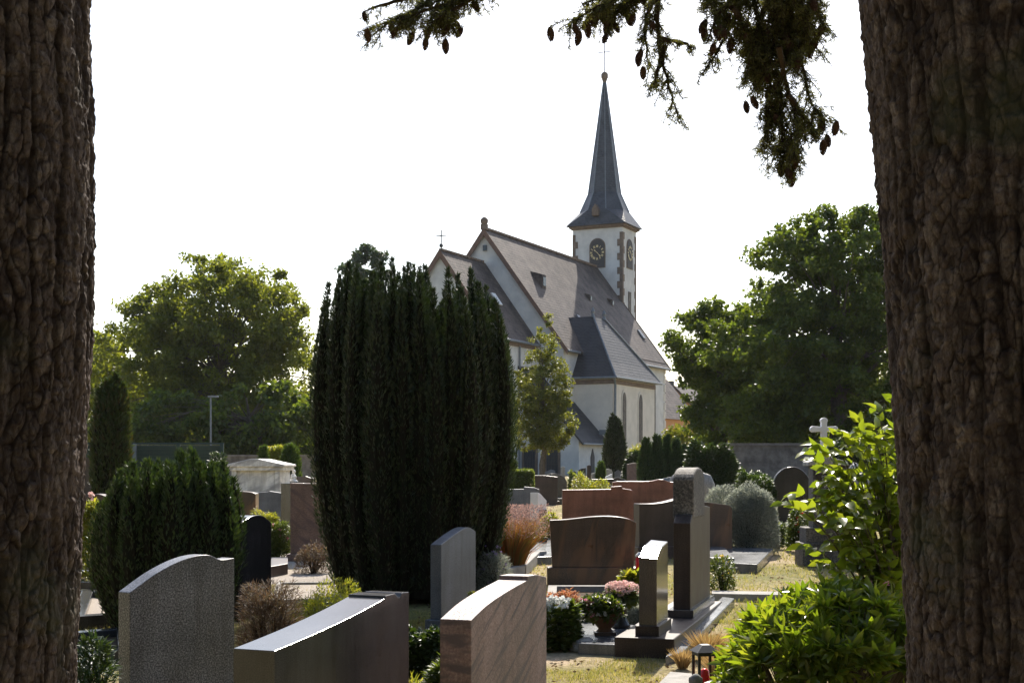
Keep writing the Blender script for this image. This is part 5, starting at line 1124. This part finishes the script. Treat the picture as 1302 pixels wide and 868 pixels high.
def viburnum():
    global rng; rng = np.random.default_rng(72); random.seed(72)
    Y0 = 9.3; t = thing('leafy_shrub', 'tall leafy shrub with drooping bright green leaves growing against the right trunk', 'shrub', (X(1150, Y0), Y0, gz(Y0)))
    org = Vector((X(1150, Y0), Y0, gz(Y0))); mb = MB(); P, D, L = [], [], []
    def W(px, py, Y): return Vector((X(px, Y), Y, Z(py, Y)))-org
    tips = [(1025, 578, 9.6), (1035, 585, 9.2), (1052, 560, 9.6), (1075, 548, 9.5), (1050, 600, 9.0), (1090, 530, 9.6), (1110, 520, 9.4), (1140, 515, 9.4), (1012, 622, 8.8), (1030, 640, 8.6), (1000, 640, 8.6), (1045, 655, 8.7), (1025, 690, 8.5), (1060, 625, 8.9),
            (1075, 600, 9.3), (1095, 575, 9.2), (1120, 555, 9.4), (1145, 560, 9.4), (1075, 650, 8.8), (1090, 630, 9.0), (1110, 600, 9.2), (1130, 620, 9.2), (1060, 690, 8.8), (1085, 680, 8.9), (1105, 660, 9.0), (1130, 660, 9.2),
            (1080, 720, 8.8), (1100, 705, 9.0), (1120, 700, 9.0), (1140, 690, 9.2), (1045, 715, 8.7), (1150, 600, 9.4), (1150, 640, 9.4), (1068, 575, 9.5), (1125, 735, 9.0), (1095, 740, 8.8), (1155, 540, 9.6), (1065, 745, 8.7), (1140, 750, 9), (1040, 612, 9.1), (1110, 540, 9.6), (1055, 640, 8.9), (1120, 640, 9.1), (1100, 615, 9.3), (1135, 580, 9.3)]
    tips = tips+[(px+random.uniform(-22, 22), py+random.uniform(-22, 22), Y+random.uniform(-.25, .25)) for px, py, Y in tips if px > 1040 and 540 < py < 690]*2
    for px, py, Y in tips:
        px += random.uniform(-6, 6); py += random.uniform(-6, 6)
        e = W(px, py, Y); b = Vector((random.uniform(-.12, .12), random.uniform(-.12, .12), 0)); m1 = Vector((e.x*.25, e.y*.3, e.z*.55)); m2 = e*.7+Vector((0, 0, e.z*.28+.02))
        pts = [b, m1, m2, e]; cur = []
        for i in range(13):
            u = i/12; p = b*(1-u)**3+m1*3*u*(1-u)**2+m2*3*u*u*(1-u)+e*u**3; cur.append(p)
        mb.tube(cur, [.010-.008*i/12 for i in range(13)], 5, cap=False)
        for i in range(4, 13):
            dr = (cur[i]-cur[i-1]).normalized(); s = dr.cross(Vector((0, 0, 1))).normalized()
            for sg in (-1, 1):
                P.append(cur[i]); D.append(dr*.7+s*sg*random.uniform(.5, .9)+Vector((0, 0, random.uniform(-.6, .2)))); L.append(random.uniform(.06, .13))
            if random.random() < .5: P.append(cur[i]); D.append(dr+Vector((random.uniform(-.5, .5), random.uniform(-.5, .5), random.uniform(-.9, .2)))); L.append(random.uniform(.06, .1))
    mb.build('stems', M['bark_plain'], t); P = np.array([tuple(p) for p in P]); D = np.array([tuple(p) for p in D]); L = np.array(L)
    V, Fq = folded(P, D, np.tile([0, -.3, .6], (len(P), 1))+rng.normal(size=P.shape)*.6, L, L*.52, .3, .3); npmesh('leaves', V, Fq, M['l_vib'], t)
viburnum()

# ------------------------------------------------------------------ the two near conifers
def trunk_mesh(x0, Y0, ctrl, seed, parent):
    """ctrl = [(z, centre x, radius)]; bark plates as real relief on the mesh"""
    nth, nz = 900, 1300; z0, z1 = -.3, 4.6
    zz = np.linspace(z0, z1, nz); th = np.linspace(0, 2*np.pi, nth, endpoint=False)
    cz = np.interp(zz, [c[0] for c in ctrl], [c[1] for c in ctrl]); rz = np.interp(zz, [c[0] for c in ctrl], [c[2] for c in ctrl])
    T, ZZ = np.meshgrid(th, zz); R0 = rz[:, None]*np.ones_like(T); t = T.ravel(); z = ZZ.ravel(); r = R0.ravel()
    S_ = np.stack([np.cos(t)*r, np.sin(t)*r, z], 1)
    def n2(k, sd): return vnoise(S_*k+sd*1.7, sd)-.5
    def hsh(a, b, k):
        h = (a*374761393+b*668265263+k*1442695041) & 0xffffffff; h = (h ^ (h >> 13))*1274126177 & 0xffffffff; return ((h ^ (h >> 16)) & 0xffff)/65535.
    def plates(wd, ht, wa, sd):
        """jittered, strongly warped cells in (arc, height): returns crack mask 0..1 and a height per plate"""
        w1 = n2([22, 22, 9], sd)*wa+n2([60, 60, 30], sd+1)*wa*.45; w2 = n2([22, 22, 11], sd+2)*wa*2.2+n2([55, 55, 40], sd+3)*wa*.9
        nu = int(round(2*np.pi*r.mean()/wd)); u = t/(2*np.pi)*nu+w1/wd; v = (z+w2)/ht; iu = np.floor(u).astype(int); iv = np.floor(v).astype(int)
        d1 = np.full(len(u), 9.); d2 = np.full(len(u), 9.); hid = np.zeros(len(u))
        for du_ in (-1, 0, 1):
            for dv in (-1, 0, 1):
                a = iu+du_; aw = np.mod(a, nu); b = iv+dv+1000
                fx = a+hsh(aw, b, sd); fy = iv+dv+hsh(aw, b, sd+5); dd = np.sqrt((u-fx)**2+(v-fy)**2)
                nw = dd < d1; d2 = np.where(nw, d1, np.minimum(d2, dd)); hid = np.where(nw, hsh(aw, b, sd+9), hid); d1 = np.where(nw, dd, d1)
        return np.clip((d2-d1)/.16, 0, 1), hid
    e1, h1 = plates(.037, .08, .034, seed); e2, h2 = plates(.020, .030, .02, seed+20)
    gm = np.clip(vnoise(S_*[16, 16, 8]+3, 21)*2.4-.5, .12, 1); e1 = 1-(1-e1)*gm
    fur = vnoise(np.stack([np.cos(t)*8, np.sin(t)*8, z*1.6], 1)+seed*2+n2([9, 9, 5], 30)[:, None]*.8, 6); rid = 1-np.abs(fur*2-1)     # long vertical furrows
    fine = vnoise(S_*[110, 110, 70], 8); med = vnoise(S_*[40, 40, 26], 3); lam = vnoise(S_*[30, 30, 160], 12)
    furc = np.clip((rid-.80)/.2, 0, 1)
    disp = -.008+e1*(.0015+.0042*h1)+e2*(.0004+.0032*h2)-furc*.010+(fine-.5)*.006+(med-.5)*.004+(lam-.5)*.004+(vnoise(S_*[220, 220, 150], 18)-.5)*.003
    rr = r+disp; V = np.stack([np.cos(t)*rr+np.repeat(cz, nth), np.sin(t)*rr, z], 1)
    edge = e1*(.35+.65*e2)*(1-furc*.6); hid = h1*.5+h2*.5; ridge = .5
    i = np.arange(nz*nth).reshape(nz, nth); Fq = np.stack([i[:-1], np.roll(i[:-1], -1, 1), np.roll(i[1:], -1, 1), i[1:]], -1).reshape(-1, 4)
    o = npmesh('trunk', V, Fq, M['bark'], parent, smooth=False); at = o.data.attributes.new('crack', 'FLOAT', 'POINT')
    at.data.foreach_set('value', np.ascontiguousarray(np.clip(edge*(.25+1.1*hid), 0, 1), np.float32)); return o
def needles(paths, n_per_m, ln, w_):
    """paths = list of point lists; returns cards of needles round each twig"""
    P, D = [], []
    for pts in paths:
        A = np.array(pts, float)
        for a, b in zip(A[:-1], A[1:]):
            L = np.linalg.norm(b-a); m = max(2, int(L*n_per_m)); u = rng.uniform(0, 1, m)[:, None]; P.append(a+(b-a)*u)
            ax = (b-a)/max(L, 1e-6); D.append(ax*.7+nrm(np.cross(np.tile(ax, (m, 1)), rng.normal(size=(m, 3)))))
    P = np.concatenate(P); D = np.concatenate(D); return cards(P, D, ln*rng.uniform(.7, 1.2, len(P)), w_, .5)
def conifer(label, x, Y, ctrl, seed, hang=None):
    global rng; rng = np.random.default_rng(seed); random.seed(seed)
    t = thing('conifer', label, 'tree', (x, Y, 0)); trunk_mesh(x, Y, ctrl, seed, t)
    zt = ctrl[-1][0]; cx = ctrl[-1][1]; r = ctrl[-1][2]
    mb = MB(); mb.tube([(cx, 0, 4.5), (cx, 0, 9), (cx, 0, 15)], [r*.97, r*.6, .05], 16); mb.build('upper_trunk', M['bark'], t, smooth=True)
    # crown above the picture: drooping boughs with sprays
    mb = MB(); PP = []
    for k in range(64):
        z = 5.6+k*.15; a = k*2.4; Ln = max(.6, 3.6-(k*.045)); d = Vector((math.cos(a), math.sin(a), 0)); s = Vector((cx, 0, z))
        if d.y > .2 and z < 7.5: continue
        pts = [s, s+d*Ln*.4+Vector((0, 0, .1)), s+d*Ln*.8-Vector((0, 0, .25)), s+d*Ln-Vector((0, 0, .6))]
        mb.tube(pts, [.05, .035, .02, .006], 5, cap=False)
        m = 260; u = rng.uniform(.12, 1, m); c = np.array([[*(pts[0].lerp(pts[3], float(q)))] for q in u]); sd_ = np.array([-d.y, d.x, 0])
        c += sd_*(rng.uniform(-1, 1, m)*.75*(1.15-u))[:, None]; c[:, 2] -= rng.uniform(0, .35, m); PP.append(c)
    mb.build('boughs', M['bark_dark'], t); P = np.concatenate(PP); V, Fq = cards(P, randdir(len(P))*[1, 1, .3]-[0, 0, .3], .30, .12); npmesh('crown', V, Fq, M['l_fir'], t)
    if hang: hang(t, Vector((x, Y, 0)))
    return t
def hanging(t, org):
    """drooping cone-bearing branches that reach into the top of the view"""
    global rng; rng = np.random.default_rng(91); random.seed(91)
    def W(px, py, Y): return Vector((X(px, Y), Y, Z(py, Y)))-org
    strands = [  # (path in photo space, spread of side twigs px, density, Y)
        ([(980, -50), (1000, -5), (1010, 40)], 34, 44, 5.15), ([(930, 10), (955, 45), (965, 95)], 28, 34, 5.2), ([(780, -40), (770, -5), (765, 18)], 24, 26, 5.5), ([(600, -40), (560, -10), (530, 12), (520, 20)], 30, 40, 5.7), ([(620, -40), (590, -10), (565, 10), (560, 24)], 30, 40, 5.65), ([(850, -40), (815, -10), (790, 5)], 28, 34, 5.5), ([(900, -40), (905, 0), (915, 30)], 26, 30, 5.25), ([(1040, -40), (1030, 0), (1025, 30)], 26, 30, 5.15),
        ([(640, -30), (600, -5), (560, 8), (510, 22), (465, 38)], 34, 26, 5.7), ([(640, -30), (590, 5), (560, 22), (545, 35)], 26, 14, 5.6), ([(560, -20), (510, 0), (480, 8), (462, 15)], 20, 10, 5.8), ([(600, -20), (575, 10), (570, 30)], 22, 14, 5.65), ([(640, -30), (612, -5), (600, 8)], 14, 6, 5.7),
        ([(850, -30), (800, -8), (760, 8), (724, 30)], 26, 22, 5.5), ([(850, -30), (805, 0), (780, 20), (772, 42)], 20, 12, 5.5), ([(820, -30), (770, -5), (740, 5)], 20, 10, 5.6),
        ([(845, -30), (835, 10), (838, 60), (850, 110), (862, 148)], 26, 30, 5.4), ([(845, -30), (822, 20), (820, 50), (826, 85)], 20, 14, 5.45), ([(838, 50), (868, 55), (885, 62)], 14, 8, 5.4), ([(845, 60), (835, 95), (832, 108)], 16, 8, 5.4),
        ([(960, -30), (930, 0), (912, 20), (903, 45)], 24, 18, 5.2), ([(960, -30), (935, 20), (915, 60), (900, 85)], 22, 16, 5.25),
        ([(990, -30), (985, 40), (988, 100), (995, 160), (992, 205)], 34, 60, 5.1), ([(990, -30), (1010, 30), (1020, 80), (1030, 130), (1045, 150)], 26, 34, 5.15), ([(985, -30), (965, 30), (955, 70), (960, 100)], 28, 34, 5.15),
        ([(1020, -30), (1035, 0), (1045, 30)], 20, 20, 5.2), ([(990, 60), (1000, 110), (1015, 160), (1010, 195)], 28, 34, 5.05), ([(990, 100), (975, 140), (975, 185)], 26, 24, 5.1), ([(1000, 120), (1030, 160), (1035, 170)], 20, 18, 5.1),
        ([(970, -40), (985, 10), (1000, 40), (1005, 75)], 40, 50, 5.2), ([(950, -40), (960, 10), (975, 50), (975, 80)], 40, 44, 5.2), ([(940, -40), (935, 0), (945, 35), (950, 60)], 30, 30, 5.25), ([(1000, -40), (1020, 10), (1030, 55)], 32, 30, 5.15)]
    mb = MB(); paths = []; cones = []
    for path, spread, cnt, Y in strands:
        pts = [W(px, py, Y+random.uniform(-.08, .08)) for px, py in path]
        # smooth
        cur = []
        for i in range(len(pts)-1):
            for k in range(6): cur.append(pts[i].lerp(pts[i+1], k/6)+Vector((random.uniform(-.004, .004),)*3))
        cur.append(pts[-1]); mb.tube(cur, [.010*(1-i/len(cur))+.0018 for i in range(len(cur))], 5, cap=False)
        paths.append([tuple(p) for p in cur])
        for _ in range(int(cnt*1.7)):
            i = random.randint(2, len(cur)-1); b = cur[i]; dr = (cur[min(i+1, len(cur)-1)]-cur[i-1]).normalized()
            L = spread/F*Y*random.uniform(.35, 1.05); d = Vector((random.uniform(-1, 1), random.uniform(-1, 1), random.uniform(-.9, .25))).normalized()*.9+dr*.6
            m1 = b+d*L*.5; e = b+d*L-Vector((0, 0, L*.22)); mb.tube([b, m1, e], [.003, .002, .0013], 4, cap=False); paths.append([tuple(b), tuple(m1), tuple(e)])
            for _k in range(random.choice((1, 2, 3))):
                q = b.lerp(e, random.uniform(.3, .95)); e2 = q+Vector((random.uniform(-1, 1), random.uniform(-1, 1), random.uniform(-1, .2))).normalized()*L*.4
                mb.tube([q, e2], [.0018, .001], 3, cap=False); paths.append([tuple(q), tuple(e2)])
            if random.random() < .11: cones.append(e)
        cones.append(cur[-1])
    mb.build('hanging_branches', M['bark_dark'], t)
    V, Fq = needles(paths, 560, .018, .0030); npmesh('needles', V, Fq, M['l_fir'], t)
    print('cones', len(cones))
    # one cone mesh, overlapping scales
    cb = MB(); Lc = .05
    for k in range(60):
        u = k/59; z = -Lc*u; r = .0115*math.sin(math.pi*min(1, .12+u*.83))**.7; a = k*2.399963; d = Vector((math.cos(a), math.sin(a), 0)); s = Vector((-d.y, d.x, 0)); c = d*r*.55+Vector((0, 0, z))
        cb.add([c+s*.003, c-s*.003, c+d*r*.75-s*.004-Vector((0, 0, .004)), c+d*r*.55-Vector((0, 0, .009)), c+d*r*.75+s*.004-Vector((0, 0, .004))], [(0, 1, 2, 3, 4)])
    cb.lathe([(.001, 0), (.007, -.006), (.010, -.02), (.009, -.035), (.003, -.048)], (0, 0, 0), 8)
    first = None; random.shuffle(cones)
    for c in cones[:95]:
        if first is None: o = first = cb.build('cone', M['cone'], t, fix=False)
        else: o = first.copy(); COL.objects.link(o); o.parent = t
        o.location = c; o.rotation_euler = (random.uniform(-.5, .5), random.uniform(-.5, .5), random.uniform(0, 6)); q = random.uniform(.8, 1.15); o.scale = (q, q, q)
# left: right edge at px ~118..122, narrowing to 98 at the foot of the view; distance 3 m
def ctrl(Y, rows, rad, side):
    out = []
    for py, px in rows:
        xe = X(px, Y); out.append((Z(py, Y), xe-side*rad, rad))
    return out[::-1]
YL, YR = 3.1, 3.0
cl_ = ctrl(YL, [(-60, 116), (0, 116), (150, 120), (300, 122), (420, 119), (550, 110), (700, 104), (868, 97), (1100, 96)], .33, 1)
cr_ = ctrl(YR, [(-60, 1096), (0, 1098), (200, 1118), (400, 1132), (600, 1145), (868, 1160), (1100, 1150)], .36, -1)
xl, xr = cl_[0][1], cr_[0][1]
cl_ = [(a, b-xl, c-.012) for a, b, c in cl_]; cr_ = [(a, b-xr, c) for a, b, c in cr_]
conifer('thick reddish-brown conifer trunk at the left edge of the view', xl, YL, cl_, 31)
conifer('thick dark conifer trunk at the right edge with cone-bearing branches hanging into the sky', xr, YR, cr_, 37, hanging)
